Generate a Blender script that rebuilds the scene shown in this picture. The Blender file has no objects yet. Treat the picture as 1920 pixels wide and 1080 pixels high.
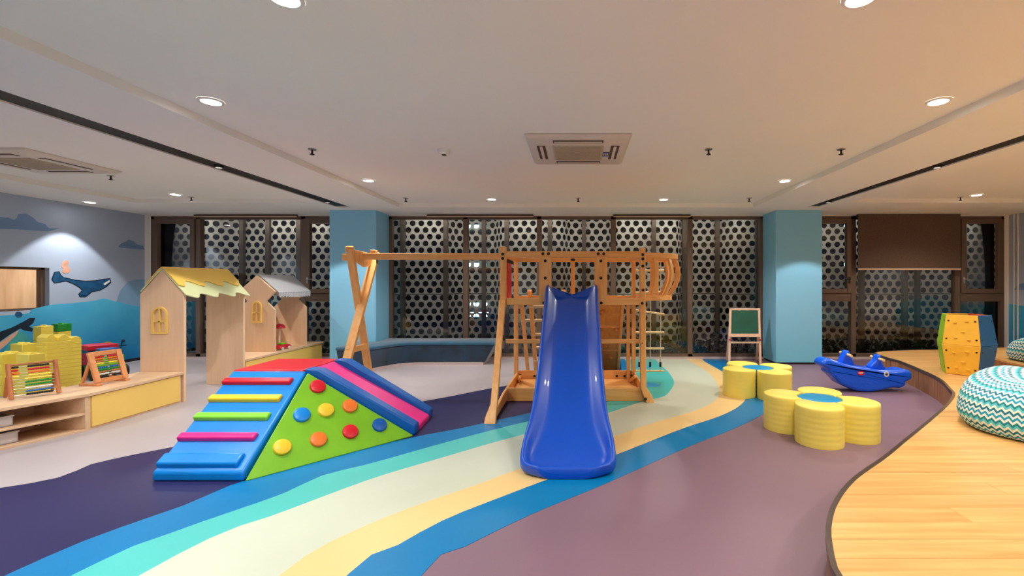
import bpy, bmesh, math, random
from mathutils import Vector, Matrix
random.seed(7)
PI = math.pi
scn = bpy.context.scene
COL = scn.collection

# ------------------------------------------------------------------ camera
F = 853.33            # focal length in pixels of the 1920 frame (16 mm on 36 mm)
CX, CY, CH = 1084.0, 531.0, 1.40
cam = bpy.data.cameras.new('camera'); cam.lens = 16.0; cam.sensor_width = 36.0
cam.shift_x = -(CX - 960) / 1920.0
cam.shift_y = -(540 - CY) / 1920.0
cam.clip_start = 0.02; cam.clip_end = 200
co = bpy.data.objects.new('camera', cam); COL.objects.link(co)
co.location = (0, 0, CH); co.rotation_euler = (PI / 2, 0, 0)
scn.camera = co

# ------------------------------------------------------------------ world, exposure
w = bpy.data.worlds.new('night_sky'); scn.world = w; w.use_nodes = True
w.node_tree.nodes['Background'].inputs[0].default_value = (0.012, 0.018, 0.032, 1)
w.node_tree.nodes['Background'].inputs[1].default_value = 0.12
scn.view_settings.view_transform = 'Standard'
scn.view_settings.look = 'None'
scn.view_settings.exposure = 1.02
scn.view_settings.gamma = 1.0
scn.view_settings.use_curve_mapping = False
LAMP_W = 66.0          # watts of one ceiling downlight
NEUTRAL = (1.0, 0.975, 0.93)
WARM = (1.0, 0.89, 0.73)

# ------------------------------------------------------------------ pixel -> place helpers (1920x1080 frame)
def at(px, py, Y): return Vector(((px - CX) / F * Y, Y, CH - (py - CY) / F * Y))
def onz(px, py, z=0.0):
    Y = (CH - z) * F / (py - CY)
    return Vector(((px - CX) / F * Y, Y, z))
def onx(px, py, X):
    Y = X * F / (px - CX)
    return Vector((X, Y, CH - (py - CY) / F * Y))
def fl(px, py):
    v = onz(px, py); return (v.x, v.y)

def catmull(pts, per=10, closed=False):
    out = []; n = len(pts)
    rng = range(n) if closed else range(n - 1)
    for i in rng:
        if closed: p0, p1, p2, p3 = pts[i-1], pts[i], pts[(i+1) % n], pts[(i+2) % n]
        else: p0, p1, p2, p3 = pts[max(i-1, 0)], pts[i], pts[i+1], pts[min(i+2, n-1)]
        for k in range(per):
            t = k / per
            out.append(tuple(0.5 * ((2*b) + (-a+c)*t + (2*a-5*b+4*c-d)*t*t + (-a+3*b-3*c+d)*t**3)
                             for a, b, c, d in zip(p0, p1, p2, p3)))
    if not closed: out.append(tuple(pts[-1]))
    return out
def resample(pts, n):
    d = [0.0]
    for a, b in zip(pts, pts[1:]): d.append(d[-1] + math.dist(a, b))
    out = []; j = 0
    for i in range(n):
        s = d[-1] * i / (n - 1)
        while j < len(d) - 2 and d[j+1] < s: j += 1
        t = (s - d[j]) / max(1e-9, d[j+1] - d[j])
        out.append(tuple(a + (b - a) * t for a, b in zip(pts[j], pts[j+1])))
    return out

# ------------------------------------------------------------------ materials
def lin(c):
    return tuple(((v/255)/12.92 if v/255 <= 0.04045 else ((v/255 + 0.055)/1.055)**2.4) for v in c)
MATS = {}
def nd(nt, t, **kw):
    n = nt.nodes.new(t)
    for k, v in kw.items(): setattr(n, k, v)
    return n
def base(name):
    m = bpy.data.materials.new(name); m.use_nodes = True
    nt = m.node_tree; b = nt.nodes['Principled BSDF']
    MATS[name] = m
    return m, nt, b
def paint(name, rgb, rough=0.5, var=0.06, scale=6.0, bump=0.0, bscale=60.0, metal=0.0, coat=0.0, sheen=0.0, spec=0.5):
    m, nt, b = base(name)
    c = lin(rgb)
    tc = nd(nt, 'ShaderNodeTexCoord'); nz = nd(nt, 'ShaderNodeTexNoise')
    nz.inputs['Scale'].default_value = scale; nz.inputs['Detail'].default_value = 4
    nt.links.new(tc.outputs['Object'], nz.inputs['Vector'])
    r = nd(nt, 'ShaderNodeValToRGB')
    r.color_ramp.elements[0].position = 0.3; r.color_ramp.elements[1].position = 0.7
    r.color_ramp.elements[0].color = tuple(v * (1 - var) for v in c) + (1,)
    r.color_ramp.elements[1].color = tuple(min(1, v * (1 + var)) for v in c) + (1,)
    nt.links.new(nz.outputs[0], r.inputs[0]); nt.links.new(r.outputs[0], b.inputs['Base Color'])
    b.inputs['Roughness'].default_value = rough; b.inputs['Metallic'].default_value = metal
    b.inputs['Coat Weight'].default_value = coat; b.inputs['Sheen Weight'].default_value = sheen
    b.inputs['Specular IOR Level'].default_value = spec
    if bump:
        n2 = nd(nt, 'ShaderNodeTexNoise'); n2.inputs['Scale'].default_value = bscale
        nt.links.new(tc.outputs['Object'], n2.inputs['Vector'])
        bp = nd(nt, 'ShaderNodeBump'); bp.inputs['Strength'].default_value = bump; bp.inputs['Distance'].default_value = 0.01
        nt.links.new(n2.outputs[0], bp.inputs['Height']); nt.links.new(bp.outputs[0], b.inputs['Normal'])
    return m
def wood(name, a, c, axis='x', scale=3.0, rough=0.45, stretch=14.0, rand=0.0):
    m, nt, b = base(name)
    tc = nd(nt, 'ShaderNodeTexCoord'); mp = nd(nt, 'ShaderNodeMapping')
    s = [stretch, stretch, stretch]; s['xyz'.index(axis)] = 0.8
    mp.inputs['Scale'].default_value = s
    oi = nd(nt, 'ShaderNodeObjectInfo')
    ad = nd(nt, 'ShaderNodeVectorMath', operation='ADD')
    sc = nd(nt, 'ShaderNodeVectorMath', operation='SCALE'); sc.inputs['Scale'].default_value = 37.0
    nt.links.new(oi.outputs['Random'], sc.inputs[0])
    nt.links.new(tc.outputs['Object'], ad.inputs[0]); nt.links.new(sc.outputs[0], ad.inputs[1])
    nt.links.new(ad.outputs[0], mp.inputs['Vector'])
    nz = nd(nt, 'ShaderNodeTexNoise'); nz.inputs['Scale'].default_value = scale; nz.inputs['Detail'].default_value = 6
    nz.inputs['Distortion'].default_value = 0.6
    nt.links.new(mp.outputs[0], nz.inputs['Vector'])
    r = nd(nt, 'ShaderNodeValToRGB')
    r.color_ramp.elements[0].position = 0.32; r.color_ramp.elements[1].position = 0.68
    r.color_ramp.elements[0].color = lin(a) + (1,); r.color_ramp.elements[1].color = lin(c) + (1,)
    nt.links.new(nz.outputs[0], r.inputs[0])
    out = r.outputs[0]
    if rand:
        hs = nd(nt, 'ShaderNodeHueSaturation')
        mr = nd(nt, 'ShaderNodeMapRange'); mr.inputs['To Min'].default_value = 1 - rand; mr.inputs['To Max'].default_value = 1 + rand
        nt.links.new(oi.outputs['Random'], mr.inputs[0]); nt.links.new(mr.outputs[0], hs.inputs['Value'])
        nt.links.new(out, hs.inputs['Color']); out = hs.outputs[0]
    nt.links.new(out, b.inputs['Base Color']); b.inputs['Roughness'].default_value = rough
    return m
def emit(name, rgb, s):
    m, nt, b = base(name)
    b.inputs['Base Color'].default_value = (0.8, 0.8, 0.8, 1)
    b.inputs['Emission Color'].default_value = tuple(rgb) + (1,); b.inputs['Emission Strength'].default_value = s
    return m
def glass(name, tint=(0.9, 0.93, 0.93), refl=1.0):
    m, nt, b = base(name); nt.nodes.remove(b)
    out = nt.nodes['Material Output']
    tr = nd(nt, 'ShaderNodeBsdfTransparent'); tr.inputs[0].default_value = tint + (1,)
    gl = nd(nt, 'ShaderNodeBsdfGlossy'); gl.inputs['Roughness'].default_value = 0.0
    fr = nd(nt, 'ShaderNodeFresnel'); fr.inputs[0].default_value = 1.5
    mx = nd(nt, 'ShaderNodeMixShader')
    nt.links.new(fr.outputs[0], mx.inputs[0]); nt.links.new(tr.outputs[0], mx.inputs[1]); nt.links.new(gl.outputs[0], mx.inputs[2])
    nt.links.new(mx.outputs[0], out.inputs[0])
    return m
def zgrad(name, rgb0, rgb1, z0, z1, rough=0.6, var=0.25):
    """painted mural tone that runs from one colour to another up the wall, with blotchy brushwork"""
    m, nt, b = base(name)
    tc = nd(nt, 'ShaderNodeTexCoord'); sx = nd(nt, 'ShaderNodeSeparateXYZ'); nz = nd(nt, 'ShaderNodeTexNoise')
    geo = nd(nt, 'ShaderNodeNewGeometry')
    nz.inputs['Scale'].default_value = 1.6; nz.inputs['Detail'].default_value = 5
    nt.links.new(geo.outputs['Position'], sx.inputs[0]); nt.links.new(geo.outputs['Position'], nz.inputs['Vector'])
    mr = nd(nt, 'ShaderNodeMapRange'); mr.inputs[1].default_value = z0; mr.inputs[2].default_value = z1
    nt.links.new(sx.outputs[2], mr.inputs[0])
    ad = nd(nt, 'ShaderNodeMath', operation='MULTIPLY_ADD'); ad.inputs[1].default_value = var * 4; ad.inputs[2].default_value = -var * 2
    nt.links.new(nz.outputs[0], ad.inputs[0])
    a2 = nd(nt, 'ShaderNodeMath', operation='ADD', use_clamp=True)
    nt.links.new(ad.outputs[0], a2.inputs[0]); nt.links.new(mr.outputs[0], a2.inputs[1])
    r = nd(nt, 'ShaderNodeValToRGB'); r.color_ramp.elements[0].color = lin(rgb0) + (1,); r.color_ramp.elements[1].color = lin(rgb1) + (1,)
    nt.links.new(a2.outputs[0], r.inputs[0]); nt.links.new(r.outputs[0], b.inputs['Base Color'])
    b.inputs['Roughness'].default_value = rough
    return m
def chevron(name, cols):
    """zigzag knit: rows follow the UV v direction, zigzag along u"""
    m, nt, b = base(name)
    uv = nd(nt, 'ShaderNodeUVMap'); sx = nd(nt, 'ShaderNodeSeparateXYZ'); nt.links.new(uv.outputs[0], sx.inputs[0])
    pp = nd(nt, 'ShaderNodeMath', operation='PINGPONG'); pp.inputs[1].default_value = 0.024
    nt.links.new(sx.outputs[0], pp.inputs[0])
    a = nd(nt, 'ShaderNodeMath', operation='ADD'); nt.links.new(pp.outputs[0], a.inputs[0]); nt.links.new(sx.outputs[1], a.inputs[1])
    d = nd(nt, 'ShaderNodeMath', operation='DIVIDE'); d.inputs[1].default_value = 0.135; nt.links.new(a.outputs[0], d.inputs[0])
    f = nd(nt, 'ShaderNodeMath', operation='FRACT'); nt.links.new(d.outputs[0], f.inputs[0])
    r = nd(nt, 'ShaderNodeValToRGB'); r.color_ramp.interpolation = 'CONSTANT'
    els = r.color_ramp.elements
    while len(els) < len(cols): els.new(0.5)
    for i, c in enumerate(cols):
        els[i].position = i / len(cols); els[i].color = lin(c) + (1,)
    nt.links.new(f.outputs[0], r.inputs[0])
    nt.links.new(r.outputs[0], b.inputs['Base Color']); b.inputs['Roughness'].default_value = 0.85
    return m

M = {}
M['ceiling'] = paint('ceiling_paint', (246, 244, 238), 0.8, 0.015, 0.6)
M['wallwhite'] = paint('wall_paint', (240, 236, 230), 0.8, 0.02, 0.8)
M['mauve'] = paint('vinyl_mauve', (130, 105, 122), 0.42, 0.06, 1.5, 0.06, 220, spec=0.28)
M['beige'] = paint('vinyl_beige', (182, 173, 176), 0.38, 0.04, 1.2, 0.05, 220, spec=0.28)
M['navy'] = paint('vinyl_navy', (38, 37, 86), 0.45, 0.08, 1.5, 0.05, 220, spec=0.28)
M['fblue'] = paint('vinyl_blue', (0, 122, 184), 0.42, 0.07, 1.5, 0.05, 220, spec=0.28)
M['fteal'] = paint('vinyl_teal', (82, 194, 190), 0.42, 0.05, 1.5, 0.05, 220, spec=0.28)
M['fcream'] = paint('vinyl_cream', (202, 210, 192), 0.42, 0.04, 1.2, 0.05, 220, spec=0.28)
M['fyellow'] = paint('vinyl_yellow', (236, 204, 142), 0.42, 0.05, 1.2, 0.05, 220, spec=0.28)
M['ringblue'] = paint('vinyl_ring_blue', (60, 160, 215), 0.42, 0.05, 1.2)
M['black'] = paint('black_gloss', (8, 8, 8), 0.55, 0.05, 3)
M['blackmat'] = paint('black_matte', (22, 20, 20), 0.6, 0.05, 3)
M['skywall'] = paint('mural_sky', (176, 192, 216), 0.7, 0.06, 0.9)
M['cloud'] = paint('mural_cloud', (118, 150, 192), 0.7, 0.08, 3)
M['haze'] = paint('mural_hill', (132, 172, 206), 0.7, 0.1, 2)
M['sea'] = zgrad('mural_sea', (0, 132, 196), (86, 196, 236), 0.1, 1.25, 0.6, 0.22)
M['seagreen'] = paint('mural_reef', (70, 172, 170), 0.7, 0.2, 4)
M['whaleblue'] = paint('mural_whale_blue', (22, 84, 130), 0.6, 0.3, 12)
M['whaleline'] = paint('mural_whale_line', (10, 34, 56), 0.6, 0.1, 8)
M['peach'] = paint('mural_peach', (232, 176, 150), 0.6, 0.15, 12)
M['colblue'] = zgrad('column_paint', (130, 216, 244), (140, 206, 240), 0.0, 0.7, 0.5, 0.1)
M['frame'] = paint('bronze_frame', (112, 92, 78), 0.4, 0.06, 4, metal=0.25)
M['glass'] = glass('window_glass')
M['perf'] = paint('perforated_metal', (216, 210, 200), 0.5, 0.05, 3)
M['post'] = paint('screen_post', (104, 88, 76), 0.5, 0.06, 3, metal=0.2)
M['maple'] = wood('maple_board', (240, 202, 162), (246, 210, 172), 'z', 2.5, 0.45, 10)
M['maplex'] = wood('maple_top', (226, 188, 148), (236, 202, 164), 'y', 2.5, 0.45, 10)
M['cabyel'] = paint('yellow_laminate', (252, 212, 112), 0.4, 0.02, 3)
M['roofyel'] = paint('yellow_felt', (255, 212, 100), 0.6, 0.04, 5)
M['roofgreen'] = paint('pale_green_felt', (226, 232, 178), 0.6, 0.04, 5)
M['roofgrey'] = paint('grey_fabric', (190, 190, 192), 0.8, 0.05, 8)
M['pine'] = wood('pine_beam', (240, 170, 92), (252, 194, 122), 'z', 2.2, 0.42, 12)
M['piney'] = wood('pine_beam_lengthwise', (240, 170, 92), (252, 194, 122), 'x', 2.2, 0.42, 12)
M['pinedark'] = wood('pine_plywood', (214, 146, 76), (230, 164, 92), 'z', 2.0, 0.5, 8)
M['dowel'] = wood('pale_dowel', (240, 214, 160), (248, 228, 184), 'x', 2.0, 0.5, 8)
M['rope'] = paint('rope', (216, 204, 176), 0.8, 0.1, 60)
M['slide'] = paint('slide_plastic', (0, 80, 204), 0.34, 0.03, 4, coat=0.12)
M['red'] = paint('red_vinyl', (222, 22, 44), 0.35, 0.05, 5, 0.15, 9)
M['vblue'] = paint('blue_vinyl', (0, 136, 226), 0.33, 0.06, 5, 0.2, 9)
M['vblue2'] = paint('deep_blue_vinyl', (0, 92, 180), 0.35, 0.06, 5, 0.15, 9)
M['vyel'] = paint('yellow_vinyl', (246, 206, 48), 0.35, 0.05, 5, 0.12, 9)
M['vgreen'] = paint('green_vinyl', (128, 194, 36), 0.35, 0.06, 5, 0.2, 7)
M['vlime'] = paint('lime_vinyl', (134, 222, 60), 0.35, 0.05, 5, 0.1, 9)
M['vpink'] = paint('pink_vinyl', (236, 40, 140), 0.35, 0.05, 5, 0.12, 9)
M['vorange'] = paint('orange_vinyl', (246, 124, 44), 0.35, 0.05, 5)
M['petal'] = paint('yellow_leatherette', (255, 234, 112), 0.42, 0.03, 5, 0.1, 24)
M['centre'] = paint('blue_leatherette', (0, 146, 208), 0.42, 0.03, 5)
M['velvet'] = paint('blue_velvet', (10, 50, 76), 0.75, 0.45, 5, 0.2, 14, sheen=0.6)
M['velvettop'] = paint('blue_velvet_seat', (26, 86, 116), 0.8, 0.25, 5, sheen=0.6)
M['plinth'] = paint('pale_plinth', (206, 186, 184), 0.6, 0.04, 4)
M['chalk'] = paint('chalkboard_green', (20, 86, 66), 0.6, 0.15, 10)
M['easel'] = wood('easel_wood', (232, 190, 162), (244, 208, 182), 'z', 2.0, 0.5, 8)
M['rocker'] = paint('rocker_plastic', (0, 98, 255), 0.25, 0.04, 4, coat=0.3)
M['handle'] = paint('handle_cream', (250, 220, 150), 0.4, 0.04, 8)
M['white'] = paint('white_plastic', (240, 238, 232), 0.4, 0.02, 5)
M['acwhite'] = paint('unit_plastic', (226, 214, 200), 0.45, 0.02, 5)
M['grille'] = paint('unit_grille', (190, 174, 150), 0.6, 0.05, 30)
M['slot'] = paint('unit_slot', (86, 62, 48), 0.6, 0.05, 30)
M['sticker'] = paint('sticker_blue', (30, 50, 130), 0.5, 0.05, 30)
M['deck'] = wood('oak_planks', (206, 156, 92), (232, 186, 120), 'x', 2.0, 0.36, 12, 0.05)
M['riser'] = wood('riser_boards', (138, 92, 62), (176, 124, 84), 'z', 3.0, 0.5, 8, 0.12)
M['edge'] = paint('edge_strip', (92, 80, 74), 0.35, 0.1, 20, metal=0.5)
M['cyel'] = paint('barrel_yellow', (252, 194, 60), 0.5, 0.05, 8, 0.25, 22)
M['cblue'] = paint('barrel_blue', (0, 96, 166), 0.5, 0.05, 8, 0.25, 22)
M['cgreen'] = paint('barrel_green', (150, 196, 30), 0.5, 0.05, 8, 0.25, 22)
M['cred'] = paint('barrel_red', (224, 66, 40), 0.5, 0.05, 8, 0.25, 22)
M['knit'] = chevron('zigzag_knit', [(240, 248, 248), (24, 160, 196), (220, 242, 244), (8, 120, 150), (236, 244, 232), (96, 204, 222), (20, 136, 146)])
M['blind'] = paint('blind_fabric', (92, 72, 60), 0.85, 0.16, 40, 0.2, 160)
M['bar'] = paint('blind_bar', (222, 186, 160), 0.5, 0.03, 5)
M['brick'] = paint('toy_brick_yellow', (255, 230, 96), 0.35, 0.03, 6)
M['brickg'] = paint('toy_brick_green', (20, 150, 56), 0.35, 0.03, 6)
M['brickr'] = paint('toy_brick_red', (214, 30, 52), 0.35, 0.03, 6)
M['brickb'] = paint('toy_brick_blue', (36, 110, 196), 0.35, 0.03, 6)
M['abwood'] = wood('abacus_wood', (176, 104, 58), (204, 130, 78), 'z', 3.0, 0.45, 8)
M['abwood2'] = wood('abacus_light_wood', (226, 148, 88), (240, 168, 108), 'z', 3.0, 0.45, 8)
M['steel'] = paint('steel_rod', (190, 186, 180), 0.3, 0.02, 8, metal=0.9)
M['bin'] = paint('clear_bin_plastic', (220, 214, 210), 0.25, 0.03, 5)
M['night'] = paint('terrace_concrete', (70, 66, 62), 0.9, 0.1, 3)
M['leaf'] = paint('hedge_leaf', (44, 66, 34), 0.6, 0.4, 14)
M['dark'] = paint('dark_facade', (26, 28, 34), 0.8, 0.1, 1)
M['lens'] = emit('lamp_lens', (1.0, 0.95, 0.88), 14)
M['lensdim'] = emit('slot_lens', (1.0, 0.95, 0.9), 0.25)
M['sign'] = emit('sign_light', (0.45, 0.85, 1.0), 5)
M['roomwood'] = wood('panelling', (206, 170, 134), (224, 190, 156), 'z', 2.0, 0.5, 6)

# ------------------------------------------------------------------ mesh helpers
ORG = {}
class MB:
    def __init__(s): s.v = []; s.f = []; s.uv = None
    def add(s, vs, fs):
        n = len(s.v); s.v += [tuple(p) for p in vs]; s.f += [tuple(i + n for i in f) for f in fs]; return s
    def box(s, x0, x1, y0, y1, z0, z1):
        return s.add([(x0,y0,z0),(x1,y0,z0),(x1,y1,z0),(x0,y1,z0),(x0,y0,z1),(x1,y0,z1),(x1,y1,z1),(x0,y1,z1)],
                     [(0,3,2,1),(4,5,6,7),(0,1,5,4),(1,2,6,5),(2,3,7,6),(3,0,4,7)])
    def prism(s, poly, axis, a0, a1):
        def P(u, v, a):
            return {'x': (a, u, v), 'y': (u, a, v), 'z': (u, v, a)}[axis]
        n = len(poly); ar = sum(poly[i][0]*poly[(i+1) % n][1] - poly[(i+1) % n][0]*poly[i][1] for i in range(n))
        if (ar < 0) != (axis == 'y'): poly = poly[::-1]
        vs = [P(u, v, a0) for u, v in poly] + [P(u, v, a1) for u, v in poly]
        fs = [tuple(range(n-1, -1, -1)), tuple(range(n, 2*n))]
        fs += [(i, (i+1) % n, n + (i+1) % n, n + i) for i in range(n)]
        return s.add(vs, fs)
    def bar(s, p0, p1, w, h, up=(0, 0, 1)):
        p0 = Vector(p0); p1 = Vector(p1); d = (p1 - p0).normalized(); up = Vector(up)
        a = d.cross(up)
        if a.length < 1e-4: a = d.cross(Vector((0, 1, 0)))
        a.normalize(); b = a.cross(d).normalized()
        q = [a*(w/2)*i + b*(h/2)*j for i, j in ((-1,-1),(1,-1),(1,1),(-1,1))]
        return s.add([p0 + k for k in q] + [p1 + k for k in q],
                     [(0,3,2,1),(4,5,6,7),(0,1,5,4),(1,2,6,5),(2,3,7,6),(3,0,4,7)])
    def tube(s, pts, r, n=8, cap=True, closed=False):
        pts = [Vector(p) for p in pts]; m = len(pts); rings = []
        for i in range(m):
            if closed: d = pts[(i+1) % m] - pts[i-1]
            else: d = pts[min(i+1, m-1)] - pts[max(i-1, 0)]
            d.normalize()
            a = d.cross(Vector((0, 0, 1)))
            if a.length < 0.05: a = d.cross(Vector((0, 1, 0)))
            a.normalize(); b = d.cross(a)
            rr = r[i] if isinstance(r, (list, tuple)) else r
            rings.append([pts[i] + a*rr*math.cos(2*PI*k/n) + b*rr*math.sin(2*PI*k/n) for k in range(n)])
        vs = [p for g in rings for p in g]; fs = []
        for i in range(m if closed else m-1):
            j = (i+1) % m
            for k in range(n): fs.append((i*n+k, i*n+(k+1) % n, j*n+(k+1) % n, j*n+k))
        if cap and not closed: fs += [tuple(range(n-1, -1, -1)), tuple((m-1)*n + k for k in range(n))]
        return s.add(vs, fs)
    def lathe(s, prof, c=(0, 0, 0), n=24, sx=1, sy=1):
        vs = []; fs = []; m = len(prof)
        for r, z in prof:
            for k in range(n):
                a = 2*PI*k/n; vs.append((c[0] + sx*r*math.cos(a), c[1] + sy*r*math.sin(a), c[2] + z))
        for i in range(m-1):
            for k in range(n): fs.append((i*n+k, i*n+(k+1) % n, (i+1)*n+(k+1) % n, (i+1)*n+k))
        fs += [tuple(range(n-1, -1, -1)), tuple((m-1)*n + k for k in range(n))]
        return s.add(vs, fs)
    def loft(s, rings, cap=True):
        n = len(rings[0]); vs = [p for g in rings for p in g]; fs = []
        for i in range(len(rings)-1):
            for k in range(n): fs.append((i*n+k, i*n+(k+1) % n, (i+1)*n+(k+1) % n, (i+1)*n+k))
        if cap: fs += [tuple(range(n-1, -1, -1)), tuple((len(rings)-1)*n + k for k in range(n))]
        return s.add(vs, fs)
    def build(s, name, mat, par=None, bevel=0.0, seg=2, smooth=True, sub=0, kind=None, label=None, angle=38, fix=False):
        me = bpy.data.meshes.new(name)
        if par is not None: off = ORG[par.name]
        else:
            xs = [p[0] for p in s.v]; ys = [p[1] for p in s.v]; zs = [p[2] for p in s.v]
            off = ((min(xs)+max(xs))/2, (min(ys)+max(ys))/2, min(zs))
        me.from_pydata([(p[0]-off[0], p[1]-off[1], p[2]-off[2]) for p in s.v], [], s.f)
        if fix:
            bm = bmesh.new(); bm.from_mesh(me); bmesh.ops.recalc_face_normals(bm, faces=bm.faces); bm.to_mesh(me); bm.free()
        me.materials.append(M[mat] if isinstance(mat, str) else mat)
        me.update()
        if smooth:
            for p in me.polygons: p.use_smooth = True
            if not sub: me.set_sharp_from_angle(angle=math.radians(angle))
        o = bpy.data.objects.new(name, me); COL.objects.link(o)
        if par is not None: o.parent = par
        else: o.location = off
        ORG[o.name] = off
        if bevel:
            b = o.modifiers.new('bevel', 'BEVEL'); b.width = bevel; b.segments = seg; b.limit_method = 'ANGLE'; b.angle_limit = math.radians(40)
            b.harden_normals = False
        if sub:
            u = o.modifiers.new('subdivision', 'SUBSURF'); u.levels = sub; u.render_levels = sub
        if kind: o['kind'] = kind
        if label: o['label'] = label
        return o
def tag(o, label, cat=None, group=None, kind=None):
    o['label'] = label
    if cat: o['category'] = cat
    if group: o['group'] = group
    if kind: o['kind'] = kind
    return o
def thing(name, label, cat, loc, group=None, kind=None):
    o = bpy.data.objects.new(name, None); COL.objects.link(o); o.location = loc; o.empty_display_size = 0.1
    ORG[o.name] = tuple(loc)
    return tag(o, label, cat, group, kind)
def dup(o, loc=None, parent=None, label=None, rotz=None):
    c = o.copy(); COL.objects.link(c)
    if loc is not None: c.location = loc
    if rotz is not None: c.rotation_euler.z = rotz
    if label: c['label'] = label
    c.parent = parent
    ORG[c.name] = tuple(c.location)
    for ch in list(o.children): dup(ch, parent=c)
    return c
def rect(x0, x1, z0, z1): return [(x0, z0), (x1, z0), (x1, z1), (x0, z1)]

# ================================================================== THE ROOM
XL, XR, YB, YF = -8.0, 7.95, 8.40, -3.4
ZC, ZT = 2.66, 2.725
floor = MB().box(XL-0.1, XR+0.1, YF-0.1, YB+0.2, -0.12, 0).build('floor', 'mauve', smooth=False)
tag(floor, 'mauve vinyl floor with a winding ribbon of coloured bands', kind='structure')

W = lambda *a: [fl(*p) for p in a]
B0 = [(-8.0, 1.7), (-6.2, 2.3)] + W((0, 915), (180, 868), (335, 836)) + [(-2.6, 4.75)] + W((808, 750), (927, 727)) + [(-0.6, 6.5), (-0.1, 7.2), (0.1, 8.0), (0.12, 8.4)]
B1 = [(-3.1, -3.4), (-2.95, 0.5)] + W((15, 1077), (219, 992), (350, 946), (456, 902), (639, 851), (785, 818), (860, 804), (935, 787), (997, 774)) + [(-0.1, 5.25), (0.3, 5.8), (0.55, 6.5), (0.68, 7.2), (0.74, 7.9), (0.75, 8.4)]
B2 = [(-2.8, -3.4), (-2.65, 0.5)] + W((139, 1077), (328, 997), (525, 928), (604, 892), (700, 868), (820, 834), (922, 807), (995, 789)) + [(0.0, 5.0), (0.5, 5.6), (0.7, 6.4), (0.78, 7.2), (0.84, 7.9), (0.86, 8.4)]
B3 = [(-2.5, -3.4), (-2.35, 0.5)] + W((266, 1077), (437, 992), (517, 965), (697, 898), (820, 861), (922, 831), (982, 815), (1060, 795), (1136, 776), (1192, 757), (1226, 748), (1245, 744), (1257, 732), (1264, 717), (1255, 700), (1238, 684)) + [(1.42, 8.4)]
B4 = [(-1.85, -3.4), (-1.7, 0.5)] + W((533, 1073), (633, 1010), (767, 953), (900, 907), (977, 878), (1147, 820), (1222, 794), (1314, 766), (1347, 744), (1344, 718), (1323, 695), (1297, 680)) + [(2.0, 8.4)]
B5 = [(-1.5, -3.4), (-1.35, 0.5)] + W((650, 1080), (733, 1030), (833, 975), (933, 935), (1017, 903), (1150, 855), (1277, 805), (1351, 780), (1388, 760), (1399, 742), (1388, 718), (1353, 696), (1321, 678)) + [(2.3, 8.4)]
B6 = [(-1.2, -3.4), (-1.05, 0.5)] + W((790, 1080), (850, 1037), (1000, 963), (1133, 908), (1295, 836), (1369, 807), (1425, 780), (1448, 758), (1450, 735), (1432, 710), (1400, 692), (1375, 680)) + [(2.8, 8.4)]
def band(c0, c1, mat, top, label):
    n = 90
    a = resample(catmull(c0, 12), n); b = resample(catmull(c1, 12), n)
    mb = MB(); vs = []
    for p, q in zip(a, b): vs += [(p[0], p[1], top), (q[0], q[1], top), (p[0], p[1], -0.001), (q[0], q[1], -0.001)]
    fs = []
    for i in range(n-1):
        k = i*4; l = k+4
        fs += [(k, k+1, l+1, l), (k, l, l+2, k+2), (k+1, k+3, l+3, l+1)]
    mb.add(vs, fs)
    return mb.build('floor_band', mat, floor, smooth=False, label=label, fix=False)
# beige field behind the navy edge
bz = resample(catmull(B0, 12), 90)
MB().prism([(p[0], p[1]) for p in bz] + [(XL, 8.4)], 'z', -0.001, 0.0012).build('floor_band', 'beige', floor, smooth=False, label='pale greyish pink vinyl field at the back left')
nv = resample(catmull(B1, 12), 120)
MB().prism([(p[0], p[1]) for p in bz] + [(p[0], p[1]) for p in nv[::-1]] + [(XL, -3.4)], 'z', -0.001, 0.0008).build('floor_band', 'navy', floor, smooth=False, label='dark navy vinyl field')
band(B1, B2, 'fblue', 0.0016, 'bright blue vinyl band beside the navy')
band(B2, B3, 'fteal', 0.0018, 'light teal vinyl band')
band(B3, B4, 'fcream', 0.0020, 'wide pale cream vinyl band')
band(B4, B5, 'fyellow', 0.0022, 'warm yellow vinyl band')
band(B5, B6, 'fblue', 0.0024, 'bright blue vinyl band beside the mauve')
rg = MB(); rg.lathe([(0.0, 0.0026), (0.2, 0.0026)], (0.93, 5.62, 0), 24); rg.lathe([(0.0, 0.0026), (0.16, 0.0026)], (0.98, 7.35, 0), 24)
c1 = onz(1218, 722); MB().lathe([(0.14, 0.0), (0.14, 0.0026)], (c1.x, c1.y, 0), 24).build('floor_dot', 'ringblue', floor, smooth=False)
c2 = onz(1203, 688); MB().lathe([(0.16, 0.0), (0.16, 0.0026)], (c2.x, c2.y, 0), 24).build('floor_dot', 'ringblue', floor, smooth=False)

# ---- ceiling
cb = MB(); TH = 0.25
def slab(x0, x1, y0, y1, z): cb.box(x0, x1, y0, y1, z, ZC + TH)
YT = 7.55; YS = 7.12
slab(-2.97, 2.90, YF-0.1, YT, ZT)
slab(-3.77, -2.97, YF-0.1, YT, ZC); slab(2.90, 3.79, YF-0.1, YT, ZC)
slab(-4.25, -4.00, YF-0.1, YT, ZC); slab(3.97, 4.25, YF-0.1, YT, ZC)
slab(-4.00, -3.77, YF-0.1, YT, ZC+0.12); slab(3.79, 3.97, YF-0.1, YT, ZC+0.12)
slab(-6.95, -4.25, YF-0.1, YS, ZT); slab(4.25, 6.95, YF-0.1, YS, ZT)
slab(XL-0.1, -6.95, YF-0.1, YS, ZC); slab(6.95, XR+0.1, YF-0.1, YS, ZC)
slab(XL-0.1, -4.25, YS, YT, ZC); slab(4.25, XR+0.1, YS, YT, ZC)
slab(XL-0.1, XR+0.1, YT, YB+0.14, ZC)
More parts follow.
